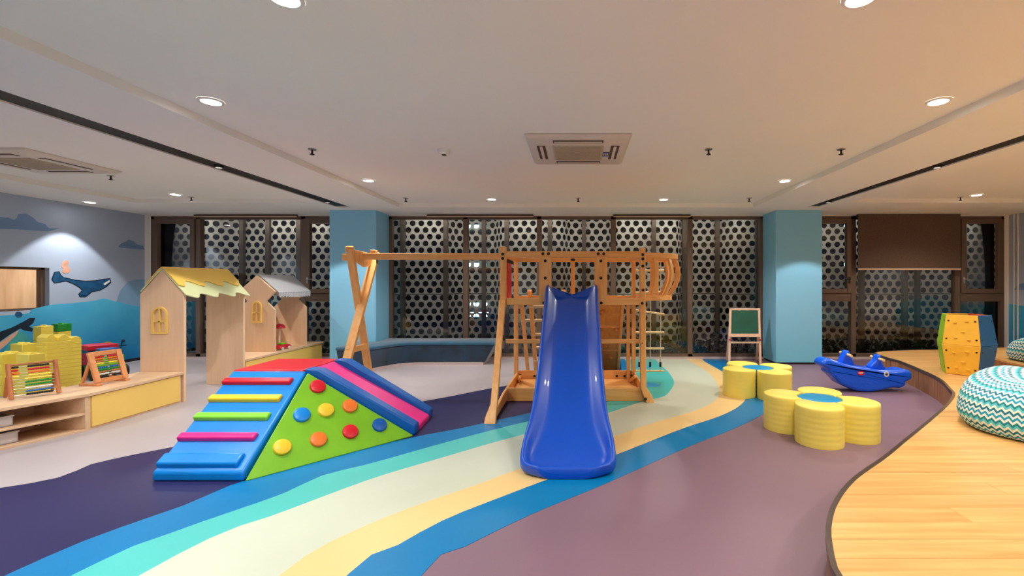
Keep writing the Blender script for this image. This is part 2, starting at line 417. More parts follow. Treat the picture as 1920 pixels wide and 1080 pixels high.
ceil = cb.build('ceiling', 'ceiling', smooth=False); tag(ceil, 'off white ceiling with a shallow raised tray and stepped edges', kind='structure')
for nme, x0, x1, s in (('trim_1', -4.0, -3.77, 'left'), ('trim_2', 3.79, 3.97, 'right')):
    t = MB().box(x0+0.002, x1-0.002, YF, 7.5, ZC+0.012, ZC+0.11).build(nme, 'black', smooth=False)
    tag(t, 'long black slot trim running along the ceiling on the %s' % s, kind='structure')

# ---- walls
wl = MB(); NY0, NY1, NZ0, NZ1 = 4.9, 6.886, 1.0, 1.635
wl.box(XL-0.16, XL, YF-0.1, NY0, 0, ZC+0.1); wl.box(XL-0.16, XL, NY1, YB+0.1, 0, ZC+0.1)
wl.box(XL-0.16, XL, NY0, NY1, 0, NZ0); wl.box(XL-0.16, XL, NY0, NY1, NZ1, ZC+0.1)
wall_left = wl.build('wall_left', 'skywall', smooth=False); tag(wall_left, 'pale blue grey mural wall with whales, clouds and sea', kind='structure')
wall_right = MB().box(XR, XR+0.16, YF-0.1, YB+0.1, 0, ZC+0.1).build('wall_right', 'skywall', smooth=False); tag(wall_right, 'pale mural wall at the far right with blue sea', kind='structure')
tag(MB().box(XL-0.16, XR+0.16, YF-0.2, YF, 0, ZC+0.1).build('wall_front', 'wallwhite', smooth=False), 'plain off white wall behind the viewer', kind='structure')
# end returns beside the windows and the strip over them
WT = 2.635
wb = MB(); wb.box(XL, -7.88, YB, YB+0.14, 0, ZC); wb.box(7.86, XR, YB, YB+0.14, 0, ZC); wb.box(-7.88, 7.86, YB, YB+0.14, WT, ZC+0.02)
tag(wb.build('wall_back', 'wallwhite', smooth=False), 'narrow pale wall returns around the back windows', kind='structure')
tag(MB().box(-7.88, 7.86, YB-0.02, YB+0.14, 0, 0.045).build('baseboard_back', 'plinth', smooth=False), 'low pale sill along the foot of the windows', kind='structure')

def wallpoly(px, X, off, rnd=0, closed=True):
    pts = [onx(x, y, X) for x, y in px]
    p2 = [(p.y, p.z) for p in pts]
    return catmull(p2, rnd, True) if rnd else p2
def mural(poly, mat, d, name, label, wall=None, X=XL):
    s = 1 if X < 0 else -1
    return MB().prism(poly, 'x', X - 0.001*s, X + d*s).build(name, mat, wall or wall_left, smooth=False, label=label)
sea_top = [onx(x, y, XL) for x, y in ((30, 590), (60, 580), (100, 571), (140, 568), (175, 564), (195, 560), (215, 565), (240, 571), (258, 574))]
st = catmull([(3.2, 1.05), (5.0, 0.98)] + [(p.y, p.z) for p in sea_top] + [(YB-0.001, 0.96)], 6)
mural([(3.2, 0.0)] + st + [(YB-0.001, 0.0)], 'sea', 0.0015, 'painted_sea', 'blue green painted sea')
hz = [onx(x, y, XL) for x, y in ((215, 574), (225, 545), (240, 528), (255, 524))]
mural([(p.y, p.z) for p in hz] + [(YB-0.001, 1.47), (YB-0.001, 0.9), (hz[0].y, 0.9)], 'haze', 0.001, 'painted_hill', 'hazy painted hill')
cl = [(-80, 427), (-72, 416), (-56, 412), (-44, 403), (-26, 401), (-12, 406), (0, 407), (8, 408), (16, 408), (26, 412), (32, 408), (34, 402), (48, 400), (62, 408), (70, 416), (84, 420), (92, 428), (112, 428), (90, 434), (60, 432), (30, 430), (0, 429), (-50, 430)]
p = wallpoly(cl, XL, 0); mural(p, 'cloud', 0.002, 'painted_cloud', 'soft blue painted cloud')
mural(wallpoly([(222, 462), (228, 456), (236, 453), (242, 449), (250, 452), (256, 458), (268, 461), (271, 468), (245, 466), (224, 464)], XL, 0), 'cloud', 0.002, 'painted_cloud', 'small blue painted cloud by the corner')
wz = [(98, 524), (103, 511), (110, 510), (113, 516), (118, 521), (128, 523), (140, 526), (160, 528), (180, 527), (196, 524), (206, 523), (207, 529), (200, 536), (188, 543), (180, 545), (172, 546), (166, 551), (160, 556), (150, 556), (148, 552), (155, 545), (149, 538), (137, 531), (124, 526), (113, 528), (102, 530)]
def grow(poly, d):
    cx = sum(p[0] for p in poly)/len(poly); n = len(poly); out = []
    ar = sum(poly[i][0]*poly[(i+1) % n][1] - poly[(i+1) % n][0]*poly[i][1] for i in range(n))
    sg = 1 if ar > 0 else -1
    for i in range(n):
        a = Vector(poly[i-1]); b = Vector(poly[i]); c = Vector(poly[(i+1) % n])
        t = (c - a).normalized(); out.append((b.x + sg*t.y*d, b.y - sg*t.x*d))
    return out
wp = wallpoly(wz, XL, 0)
mural(grow(wp, 0.014), 'whaleline', 0.0022, 'painted_whale', 'dark outline of the painted whale')
mural(wp, 'whaleblue', 0.0035, 'painted_whale', 'leaping deep blue painted whale')
mural(wallpoly([(193, 532), (205, 525), (206, 528), (196, 535)], XL, 0), 'white', 0.0045, 'painted_whale_jaw', 'pale jaw of the painted whale')
mural(wallpoly([(115, 500), (118, 491), (124, 488), (129, 492), (127, 499), (132, 505), (129, 511), (122, 513), (116, 509), (119, 504)], XL, 0, 4), 'peach', 0.003, 'painted_spout', 'peach coloured painted spout')
mural(wallpoly([(-150, 668), (-80, 644), (0, 622), (22, 614), (42, 604), (56, 596), (66, 596), (62, 606), (54, 612), (62, 616), (60, 622), (46, 620), (38, 616), (20, 626), (0, 640), (-70, 684), (-150, 716)], XL, 0), 'whaleline', 0.003, 'painted_whale', 'dark tail of the diving painted whale')
mural(wallpoly([(-70, 686), (0, 642), (20, 628), (36, 618), (30, 628), (12, 646), (0, 656), (-70, 700)], XL, 0), 'peach', 0.0025, 'painted_whale_belly', 'pale belly of the diving painted whale')
mural(wallpoly([(0, 668), (14, 650), (34, 622), (46, 624), (60, 640), (62, 680), (0, 690)], XL, 0), 'seagreen', 0.002, 'painted_reef', 'sea green painted reef')
mural(wallpoly([(28, 590), (31, 585), (38, 585), (42, 590), (38, 595), (31, 595)], XL, 0, 3), 'whaleblue', 0.003, 'painted_bubble', 'round blue painted bubble')
mural(wallpoly([(186, 665), (190, 648), (200, 640), (212, 644), (220, 656), (222, 672), (200, 676)], XL, 0, 3), M['vgreen'], 0.002, 'painted_weed', 'green painted seaweed mound')
sfig = MB(); q = onx(228, 641, XL); sfig.tube([(XL+0.006, q.y, q.z + 0.0), (XL+0.006, q.y - 0.03, q.z - 0.14)], 0.008, 6); sfig.lathe([(0, -0.03), (0.028, 0), (0.0, 0.03)], (XL+0.03, q.y, q.z+0.02), 10)
sfig.tube([(XL+0.006, q.y - 0.09, q.z - 0.06), (XL+0.006, q.y + 0.08, q.z - 0.07)], 0.007, 6)
sfig.build('painted_figure', 'whaleline', wall_left, label='thin dark painted figure')
mural([(YB-0.001, 0.0), (YB-0.001, 1.02), (8.2, 1.00), (7.6, 0.95), (6.6, 1.1), (5.5, 0.9), (5.5, 0)], 'sea', 0.0015, 'painted_sea', 'blue painted sea', wall_right, XR)
mural([(8.30, 1.28), (8.22, 1.38), (8.05, 1.42), (7.8, 1.5), (7.6, 1.28)], 'cloud', 0.002, 'painted_cloud', 'painted cloud', wall_right, XR)
MB().box(XR-0.012, XR, 8.21, 8.235, 0, ZC).build('trim_strip', 'wallwhite', wall_right, smooth=False)
MB().box(XR-0.012, XR, 8.29, 8.305, 0, ZC).build('trim_strip', 'wallwhite', wall_right, smooth=False)
tag(MB().box(XL, XL+0.012, YF, YB, 0, 0.05).build('baseboard_left', 'blackmat', smooth=False), 'thin dark skirting under the mural wall', kind='structure')

# ---- serving window in the mural wall with a lit room beyond
w4 = thing('window_4', 'small framed opening in the mural wall into a lit wooden room', None, (XL-0.08, 5.9, 1.0), kind='structure')
fr = MB(); X0, X1 = XL-0.14, XL-0.07
fr.box(X0, X1, NY0, NY1, NZ0, NZ0+0.035); fr.box(X0, X1, NY0, NY1, NZ1-0.035, NZ1); fr.box(X0, X1, NY1-0.05, NY1, NZ0, NZ1); fr.box(X0, X1, NY0, NY0+0.05, NZ0, NZ1)
fr.build('frame', 'frame', w4, smooth=False)
MB().box(XL-0.11, XL-0.104, NY0+0.05, NY1-0.05, NZ0+0.035, NZ1-0.035).build('pane', 'glass', w4, smooth=False)
rm = MB(); a, b, c, d = XL-1.6, XL-0.17, 4.2, 7.6
rm.box(a-0.05, a, c, d, 0, 2.5); rm.box(a, b, c-0.05, c, 0, 2.5); rm.box(a, b, d, d+0.05, 0, 2.5); rm.box(a, b, c, d, 2.45, 2.5); rm.box(a, b, c, d, -0.05, 0.0)
rm.build('side_room', 'roomwood', w4, smooth=False)

# ---- columns
def column(x0, x1, label):
    c = MB().box(x0, x1, 7.85, YB, 0.03, ZC).build('column', 'colblue', bevel=0.006); tag(c, label, kind='structure')
    MB().box(x0+0.01, x1-0.01, 7.86, YB, 0, 0.032).build('skirting', 'blackmat', c, smooth=False)
column(-4.29, -3.49, 'square light blue column behind the swing frame')
column(3.41, 4.21, 'square light blue column beside the chalkboard easel')

# ---- windows: bars are placed by their distance along the wall (x at the wall plane)
def wx(px): return (px - CX) / F * YB
Z0W = 0.045
def barx(par, x0, x1, z0, z1, name, d0=0.0, d1=0.09): return MB().box(x0, x1, YB-0.01+d0, YB+d1, z0, z1).build(name, 'frame', par, bevel=0.004, seg=1)
def pane(par, x0, x1, z0, z1): return MB().box(x0, x1, YB+0.05, YB+0.058, z0, z1).build('pane', 'glass', par, smooth=False)
def zw(py): return CH - (py - CY) / F * YB
def casement(par, x0, x1, zt, hside):
    """upper opening sash + lower fixed light"""
    z1 = WT - 0.05
    barx(par, x0, x1, zt-0.08, zt+0.07, 'transom')
    s = MB(); t = 0.085; y0, y1 = YB-0.035, YB+0.05
    s.box(x0, x0+t, y0, y1, zt+0.07, z1); s.box(x1-t, x1, y0, y1, zt+0.07, z1); s.box(x0+t, x1-t, y0, y1, zt+0.07, zt+0.07+t); s.box(x0+t, x1-t, y0, y1, z1-t, z1)
    so = s.build('sash', 'frame', par, bevel=0.006, seg=1)
    hx = x0 + t/2 if hside < 0 else x1 - t/2
    h = MB(); h.box(hx-0.014, hx+0.014, y0-0.012, y0, zt+0.25, zt+0.37); h.bar((hx, y0-0.03, zt+0.33), (hx - hside*0.11, y0-0.03, zt+0.33), 0.016, 0.016); h.box(hx-0.01, hx+0.01, y0-0.035, y0-0.01, zt+0.32, zt+0.34)
    h.build('handle', 'blackmat' if hside > 0 else 'steel', so, bevel=0.003, seg=1)
    pane(par, x0+t, x1-t, zt+0.07+t, z1-t)
    pane(par, x0+0.02, x1-0.02, Z0W+0.05, zt-0.08)
def window(name, label, x0, x1, bars, casements, hasblank=()):
    wo = thing(name, label, None, ((x0+x1)/2, YB, Z0W), kind='structure')
    barx(wo, x0, x1, WT-0.055, WT, 'top_rail'); barx(wo, x0, x1, Z0W, Z0W+0.055, 'bottom_rail')
    ed = [x0] + [b for b in bars] + [x1]
    for e in (x0, x1): barx(wo, e if e == x0 else e-0.06, e+0.06 if e == x0 else e, Z0W, WT, 'jamb')
    for b in bars: barx(wo, b-0.045, b+0.045, Z0W, WT, 'mullion')
    for i, (p, q) in enumerate(zip(ed, ed[1:])):
        if i in casements: casement(wo, p+0.05, q-0.05, zw(557), casements[i])
        else: pane(wo, p+0.04, q-0.04, Z0W+0.05, WT-0.05)
    return wo
window('window_1', 'bronze framed window run left of the left column', -7.88, -4.29, [wx(372), wx(569)], {0: 1, 2: -1})
window('window_2', 'wide bronze framed window between the two columns', -3.49, 3.41, [wx(873), wx(1011), wx(1150), wx(1294)], {})
window('window_3', 'bronze framed window run right of the right column', 4.21, 7.86, [wx(1600), wx(1795)], {0: 1, 2: -1})

# ---- perforated screens outside
def perf_path(X):
    """plan of the folded screen: distance y for a given x (period 2.3 m, rounded folds)"""
    u = ((X + 100.35) % 2.3) / 2.3
    def sm(t): t = max(0, min(1, t)); return t*t*(3-2*t)
    if u < 0.46: k = 0
    elif u < 0.58: k = sm((u-0.46)/0.12)
    elif u < 0.86: k = 1
    else: k = 1 - sm((u-0.86)/0.14)
    return 9.02 + 0.34*k
# arc length table
tab = []; X = -10.6; s = 0.0; prev = None
while X < 11.0:
    p = (X, perf_path(X))
    if prev: s += math.dist(prev, p)
    tab.append((s, p)); prev = p; X += 0.01
def on_path(s):
    lo, hi = 0, len(tab)-1
    while hi - lo > 1:
        m = (lo+hi)//2
        if tab[m][0] <= s: lo = m
        else: hi = m
    t = (s - tab[lo][0]) / max(1e-9, tab[hi][0]-tab[lo][0])
    return tuple(a+(b-a)*t for a, b in zip(tab[lo][1], tab[hi][1]))
PIT, ROW, HR = 0.170, 0.133, 0.0575
def sheet(c0, c1, r0, r1, zbase, name, par):
    mb = MB(); K = 16
    for r in range(r0, r1):
        z = zbase + (r - r0 + 0.5)*ROW
        for c in range(c0, c1):
            s0 = (c + (0.5 if r % 2 else 0.0))*PIT + PIT/2
            vs = []
            for k in range(K):
                a = 2*PI*(k+0.5)/K; ca, sa = math.cos(a), math.sin(a)
                m = min((PIT/2)/max(1e-6, abs(ca)), (ROW/2)/max(1e-6, abs(sa)))
                if k % 4 == 1: pass
                ex, ez = ca*m, sa*m
                # pull nearest outline points into the cell corners
                if abs(abs(ex) - PIT/2) < 0.02 and abs(abs(ez) - ROW/2) < 0.02: ex = math.copysign(PIT/2, ex); ez = math.copysign(ROW/2, ez)
                for (u, v) in ((ex, ez), (HR*ca, HR*sa)):
                    q = on_path(s0+u); vs.append((q[0], q[1], z+v))
            mb.add(vs, [(2*k, 2*((k+1) % K), 2*((k+1) % K)+1, 2*k+1) for k in range(K)])
    return mb.build(name, 'perf', par, smooth=False)
NC = int(2.3*1.09/PIT) ; total = int(tab[-1][0]/PIT) - 1
SEG = 14
names = ['far left', 'left', 'left', 'centre', 'centre', 'centre', 'right', 'right', 'far right', 'far right']
cidx = 0; pi_ = 0
visible = []
while cidx < total:
    c1_ = min(cidx+SEG, total)
    xm = on_path((cidx+c1_)/2*PIT)[0]
    if -9.8 < xm < 9.8: visible.append((cidx, c1_, xm))
    cidx = c1_
ordw = ['first', 'second', 'third', 'fourth', 'fifth', 'sixth', 'seventh', 'eighth', 'ninth', 'tenth', 'eleventh', 'twelfth']
for i, (a, b, xm) in enumerate(visible):
    t = thing('perforated_screen', 'folded grey metal screen with round holes outside the glass, %s from the left' % ordw[i], 'screen', (xm, 9.3, 0.0), 'perforated screens outside the windows')
    sheet(a, b, 0, 9, -0.02, 'lower_sheet', t)
    sheet(a, b, 9, 22, 1.19, 'upper_sheet', t)
    for k in (a+2, a+6, a+11):
        q = on_path(k*PIT)
        MB().box(q[0]-0.04, q[0]+0.04, q[1]-0.10, q[1]-0.02, -0.02, 2.95).build('post', 'post', t, smooth=False)
    qa, qb = on_path(a*PIT), on_path(b*PIT)
    MB().box(qa[0], qb[0], 9.5, 9.55, 2.90, 2.96).build('top_rail', 'post', t, smooth=False)
tag(MB().box(-11, 11, YB+0.16, 14, -0.12, -0.02).build('terrace_floor', 'night', smooth=False), 'dark terrace slab outside the windows', kind='structure')

def hedge(x0, x1, y0, y1, h, n, label):
    mb = MB(); rnd = random.Random(int(x0*100))
    for _ in range(n):
        x = rnd.uniform(x0, x1); y = rnd.uniform(y0, y1); z = -0.02 + rnd.random()**1.2*h*(0.75+0.35*math.sin(x*9.0)*math.sin(x*3.7+1))
        a = rnd.uniform(0, 2*PI); t = rnd.uniform(-0.2, 1.2); l = rnd.uniform(0.04, 0.09); wd = l*0.4
        d = Vector((math.cos(a)*math.cos(t), math.sin(a)*math.cos(t), math.sin(t))); sd = Vector((-math.sin(a), math.cos(a), 0))
        p0 = Vector((x, y, max(z, -0.015)))
        mb.add([p0, p0 + d*l*0.5 + sd*wd, p0 + d*l, p0 + d*l*0.5 - sd*wd], [(0, 1, 2, 3)])
    o = mb.build('hedge', 'leaf', smooth=False); tag(o, label, 'hedge', kind='stuff')
hedge(0.4, 3.3, 8.60, 8.78, 0.42, 2600, 'low dark green planting outside the middle window')
hedge(4.3, 7.7, 8.60, 8.78, 0.40, 2800, 'low dark green planting outside the right window')
hedge(-7.6, -4.4, 8.60, 8.78, 0.28, 1200, 'low dark planting outside the left window')

# ---- lit sign on a dark building far behind the screen
sg = thing('distant_building', 'dark building with small blue white lit signs seen through the screen holes', 'building', (-5.6, 26, -4))
MB().box(-14, 12, 26.2, 30, -4, 11).build('wall', 'dark', sg, smooth=False)
for py in (425, 497, 572, 590):
    for px in (881, 893, 906):
        q = at(px + (4 if py > 560 else 0), py, 26)
        MB().box(q.x-0.14, q.x+0.14, 26.1, 26.22, q.z-0.12, q.z+0.12).build('lit_sign', 'sign', sg, smooth=False)

# ================================================================== CEILING FITTINGS
def spot(par, name, loc, watts, colr, size=2.35, blend=0.55, rad=0.05):
    l = bpy.data.lights.new(name, 'SPOT'); l.energy = watts; l.color = colr; l.spot_size = size; l.spot_blend = blend; l.shadow_soft_size = rad
    o = bpy.data.objects.new(name, l); COL.objects.link(o); o.parent = par; o.location = loc
    return o
def downlight(x, y, z, label, watts=None, colr=NEUTRAL, size=2.5, blend=0.65):
    t = thing('downlight', label, 'ceiling light', (x, y, z-0.012), 'recessed ceiling downlights')
    r = MB(); n = 24; pr = [(0.060, 0.0115), (0.062, 0.002), (0.068, 0.0), (0.080, 0.004), (0.082, 0.0115)]
    r.loft([[(x + a*math.cos(2*PI*k/n), y + a*math.sin(2*PI*k/n), z - 0.012 + b) for k in range(n)] for a, b in pr], cap=False)
    r.build('trim_ring', 'white', t, fix=True)
    MB().lathe([(0.061, 0.006), (0.061, 0.011)], (x, y, z-0.012), 24).build('lens', 'lens', t)
    spot(t, 'lamp', (0, 0, -0.004), watts or LAMP_W, colr, size, blend)
    return t
DL = [(-2.67, 3.31, ZT, 'recessed downlight near the left ceiling step, closest to the viewer', NEUTRAL),
      (2.62, 3.31, ZT, 'recessed downlight near the right ceiling step, closest to the viewer', WARM),
      (-2.70, 5.86, ZT, 'recessed downlight near the left ceiling step, above the swing beam', NEUTRAL),
      (2.67, 5.88, ZT, 'recessed downlight near the right ceiling step, towards the window', WARM),
      (-1.36, 7.17, ZT, 'recessed downlight by the middle window, left of the tower', NEUTRAL),
      (1.35, 7.19, ZT, 'recessed downlight by the middle window, right of the tower', NEUTRAL),
      (-1.36, 2.11, ZT, 'recessed downlight cut by the top edge, left', NEUTRAL),
      (1.31, 2.11, ZT, 'recessed downlight cut by the top edge, right', WARM),
      (-7.58, 7.07, ZC, 'recessed downlight washing the whale mural', NEUTRAL),
      (-6.0, 6.78, ZT, 'recessed downlight over the playhouses', NEUTRAL),
      (5.97, 6.82, ZT, 'recessed downlight over the climbing barrel', WARM),
      (-2.67, 0.8, ZT, 'recessed downlight just behind the viewer, left', NEUTRAL), (2.62, 0.8, ZT, 'recessed downlight just behind the viewer, right', WARM),
      (-1.36, -0.5, ZT, 'recessed downlight behind the viewer, inner left', NEUTRAL), (1.31, -0.5, ZT, 'recessed downlight behind the viewer, inner right', WARM),
      (-2.67, -1.9, ZT, 'recessed downlight far behind the viewer, left', NEUTRAL), (2.62, -1.9, ZT, 'recessed downlight far behind the viewer, right', WARM),
      (-6.0, 3.3, ZT, 'recessed downlight out of view above the abacus cabinet', NEUTRAL), (-7.58, 4.4, ZC, 'recessed downlight out of view by the serving window', NEUTRAL),
      (-6.0, 0.6, ZT, 'recessed downlight out of view in the left aisle', NEUTRAL), (6.0, 3.3, ZT, 'recessed downlight out of view above the timber deck', WARM),
      (6.0, 0.6, ZT, 'recessed downlight out of view in the right aisle', WARM), (7.4, 5.2, ZC, 'recessed downlight out of view by the right wall', WARM)]
for x, y, z, lab, cc in DL:
    if z == ZC: downlight(x, y, z, lab, LAMP_W*0.8, cc, 1.52, 0.18)
    else: downlight(x, y, z, lab, None, cc)
for x, y, lab in ((-3.885, 7.05, 'adjustable spot in the left black slot, by the column'), (-3.885, 4.92, 'adjustable spot in the left black slot, halfway along'), (-3.885, 2.8, 'adjustable spot in the left black slot, out of view'), (-3.885, 0.7, 'adjustable spot in the left black slot, behind the viewer'),
                  (3.88, 7.05, 'adjustable spot in the right black slot, by the column'), (3.88, 4.92, 'adjustable spot in the right black slot, halfway along'), (3.88, 2.8, 'adjustable spot in the right black slot, out of view'), (3.88, 0.7, 'adjustable spot in the right black slot, behind the viewer')):
    t = thing('slot_spot', lab, 'ceiling light', (x, y, ZC-0.012), 'spots in the black ceiling slots')
    MB().lathe([(0.040, 0.0), (0.044, 0.004), (0.044, 0.024)], (x, y, ZC-0.012), 20).build('housing', 'blackmat', t)
    MB().lathe([(0.030, -0.002), (0.030, 0.001)], (x, y, ZC-0.012), 20).build('lens', 'lensdim', t)
    spot(t, 'lamp', (0, 0, -0.006), LAMP_W*0.8, NEUTRAL, 1.55, 0.2, 0.03)
# added lights that brighten the perforated screen, outside over the window heads
for x0, x1, lab in ((-7.8, -4.4, 'left'), (-3.4, 3.3, 'middle'), (4.3, 7.8, 'right')):
    t = thing('added_screen_light', 'added slim light over the %s window, brightening the screen outside' % lab, 'added light', ((x0+x1)/2, 8.60, 2.70), 'added lights for the perforated screen')
    MB().box(x0, x1, 8.58, 8.62, 2.70, 2.74).build('housing', 'blackmat', t, smooth=False)
    l = bpy.data.lights.new('lamp', 'AREA'); l.shape = 'RECTANGLE'; l.size = x1-x0; l.size_y = 0.05; l.energy = 1.5*(x1-x0); l.color = (1.0, 0.93, 0.84)
    o = bpy.data.objects.new('lamp', l); COL.objects.link(o); o.parent = t; o.location = (0, 0.03, -0.01); o.rotation_euler = (math.radians(38), 0, 0)
rl = downlight(XL-0.8, 6.7, 2.45, 'downlight in the wooden room behind the serving window', 120, NEUTRAL)

def sprinkler(x, y, z, label):
    t = thing('sprinkler', label, 'sprinkler', (x, y, z-0.06), 'ceiling sprinklers')
    MB().lathe([(0.038, 0.054), (0.038, 0.06), (0.012, 0.0605)][:2], (x, y, z-0.06), 16).build('escutcheon', 'steel', t)
    MB().lathe([(0.010, 0.012), (0.008, 0.055)], (x, y, z-0.06), 10).build('stem', 'blackmat', t)
    MB().lathe([(0.006, 0.0), (0.022, 0.006), (0.022, 0.011), (0.008, 0.016)], (x, y, z-0.06), 12).build('deflector', 'blackmat', t)
for x, y, z, lab in [(-2.63, 4.5, ZT, 'dark sprinkler head beside the left ceiling step'), (1.29, 4.5, ZT, 'dark sprinkler head right of the ceiling cassette'),
                     (2.6, 4.5, ZT, 'dark sprinkler head beside the right ceiling step'), (-2.68, 7.08, ZT, 'dark sprinkler head by the left column'),
                     (0.0, 7.08, ZT, 'dark sprinkler head above the middle window'), (2.66, 7.08, ZT, 'dark sprinkler head by the right column'),
                     (-5.75, 5.6, ZT, 'dark sprinkler head beside the left ceiling cassette'), (5.88, 7.0, ZT, 'dark sprinkler head above the roller blind'),
                     (-5.95, 7.0, ZT, 'dark sprinkler head above the yellow roofed playhouse')]: sprinkler(x, y, z, lab)
t = thing('smoke_detector', 'small white smoke detector on the ceiling', 'smoke detector', (-1.33, 4.52, ZT-0.05))
MB().lathe([(0.035, 0.0), (0.05, 0.012), (0.062, 0.03), (0.064, 0.05)], (-1.33, 4.52, ZT-0.05), 24).build('body', 'white', t)
MB().lathe([(0.018, -0.008), (0.026, 0.0), (0.026, 0.004)], (-1.33, 4.52, ZT-0.05), 16).build('sensor', 'slot', t)

def cassette(cx, cy, label, sticker):
    z = ZT - 0.035; h = 0.475
    t = thing('air_conditioner', label, 'air conditioner', (cx, cy, z))
    b = MB(); i = 0.24
    # tapered panel ring
    out = [(cx-h, cy-h), (cx+h, cy-h), (cx+h, cy+h), (cx-h, cy+h)]; inn = [(cx-h+0.03, cy-h+0.03), (cx+h-0.03, cy-h+0.03), (cx+h-0.03, cy+h-0.03), (cx-h+0.03, cy+h-0.03)]
    b.loft([[(x, y, z) for x, y in inn], [(x, y, z+0.02) for x, y in out], [(x, y, z+0.035) for x, y in out]])
    b.build('panel', 'acwhite', t, bevel=0.004, fix=True, smooth=True)
    g = MB(); g.box(cx-i, cx+i, cy-i, cy+i, z-0.008, z+0.004); gp = g.build('grille', 'grille', t, bevel=0.004, seg=1)
    for k in range(14):
        y = cy - i + 0.03 + k*0.0325
        MB().box(cx-i+0.02, cx+i-0.02, y, y+0.012, z-0.012, z-0.006).build('slat', 'grille', gp, smooth=False)
    for (x0, x1, y0, y1) in ((cx-i+0.01, cx+i-0.01, cy-0.39, cy-0.31), (cx-i+0.01, cx+i-0.01, cy+0.31, cy+0.39), (cx-0.39, cx-0.31, cy-i+0.01, cy+i-0.01), (cx+0.31, cx+0.39, cy-i+0.01, cy+i-0.01)):
        s = MB().box(x0, x1, y0, y1, z-0.003, z+0.002).build('outlet', 'slot', t, smooth=False)
        if x1-x0 > y1-y0: MB().bar((x0+0.01, (y0+y1)/2, z-0.006), (x1-0.01, (y0+y1)/2, z-0.006), 0.028, 0.005).build('vane', 'acwhite', s, smooth=False)
        else: MB().bar(((x0+x1)/2, y0+0.01, z-0.006), ((x0+x1)/2, y1-0.01, z-0.006), 0.028, 0.005).build('vane', 'acwhite', s, smooth=False)
    if sticker:
        s = MB().box(cx+0.245, cx+0.305, cy-0.02, cy+0.12, z-0.004, z-0.001).build('sticker', 'sticker', t, smooth=False)
        for q in ((0.252, 0.262), (0.270, 0.278), (0.286, 0.296)): MB().box(cx+q[0], cx+q[1], cy+0.01, cy+0.09, z-0.005, z-0.004).build('sticker_mark', 'white', s, smooth=False)
cassette(0.0, 4.5, 'square ceiling cassette air conditioner with a small blue sticker', True)
cassette(-5.88, 4.92, 'square ceiling cassette air conditioner over the left side of the room', False)

# ---- roller blinds
t = thing('roller_blind', 'brown roller blind half lowered over the right window', 'blind', (6.0, 8.26, 1.64))
bx0, bx1 = (1609-CX)/F*8.26, (1801-CX)/F*8.26
MB().box(bx0, bx1, 8.258, 8.262, 1.665, ZC-0.005).build('fabric', 'blind', t, smooth=False)
MB().box(bx0-0.004, bx1+0.004, 8.25, 8.272, 1.64, 1.668).build('bottom_bar', 'bar', t, bevel=0.004)
MB().tube([(bx0, 8.29, ZC-0.03), (bx1, 8.29, ZC-0.03)], 0.026, 12).build('roller', 'blackmat', t)
for nme, a, b in (('left window', 363, 556), ('middle window, left part', 800, 1000), ('middle window, right part', 1150, 1295)):
    x0, x1 = (a-CX)/F*8.27, (b-CX)/F*8.27
    t = thing('roller_blind', 'rolled up brown blind at the head of the %s' % nme, 'blind', ((x0+x1)/2, 8.27, ZC-0.06))
    MB().tube([(x0, 8.29, ZC-0.030), (x1, 8.29, ZC-0.030)], 0.022, 12).build('roller', 'blind', t)
    MB().box(x0, x1, 8.262, 8.276, ZC-0.058, ZC-0.044).build('bottom_bar', 'bar', t, bevel=0.003, seg=1)

# ================================================================== TIMBER DECK (right)
PZ = 0.27
edge_pts = [(7.95, 7.78), (6.6, 7.76), (5.75, 7.72), (5.2, 7.6), (4.86, 7.44), (4.74, 7.2), (4.68, 6.8)] + \
    [(onz(x, y, PZ).x, onz(x, y, PZ).y) for x, y in ((1692, 679), (1755, 707), (1780, 729), (1787, 740), (1773, 760), (1739, 790), (1697, 824), (1655, 858), (1600, 897), (1565, 940), (1551, 985), (1554, 1030), (1570, 1080))] + \
    [(1.0, 1.5), (1.12, 1.2), (1.5, 0.8), (2.2, 0.35), (3.2, 0.1), (5.0, 0.0), (7.95, 0.0)]
edge = [(min(p[0], 7.94), p[1]) for p in catmull(edge_pts, 10)]
deck = thing('timber_deck', 'raised wavy edged timber deck along the right side', 'platform', (5.0, 4.0, 0))
def inset_curve(c, d):
    out = []
    for i in range(len(c)):
        a = Vector(c[max(i-1, 0)]); b = Vector(c[min(i+1, len(c)-1)]); t_ = (b-a).normalized()
        out.append((c[i][0] - t_.y*d, c[i][1] + t_.x*d))
    return [(min(p[0], 7.943), p[1]) for p in out]
# curve runs from the back wall towards the viewer: the deck lies on its left-hand (+x) side
ein = inset_curve(edge, 0.017)
if ein[80][0] < edge[80][0]: ein = inset_curve(edge, -0.017)
sgn = -1 if inset_curve(edge, 0.045)[80][0] < edge[80][0] else 1
def fx_of(curve):
    pts = sorted((p[1], p[0]) for p in curve)
    def f(y):
        if y <= pts[0][0]: return pts[0][1]
        if y >= pts[-1][0]: return pts[-1][1]
        lo, hi = 0, len(pts)-1
        while hi-lo > 1:
            m = (lo+hi)//2
            if pts[m][0] <= y: lo = m
            else: hi = m
        t_ = (y-pts[lo][0])/max(1e-9, pts[hi][0]-pts[lo][0]); return pts[lo][1] + (pts[hi][1]-pts[lo][1])*t_
    return f
XW = XR - 0.004
MB().prism([(p[0], p[1]) for p in inset_curve(edge, 0.03*sgn)], 'z', 0.0, PZ-0.0225).build('core', 'riser', deck, smooth=False)
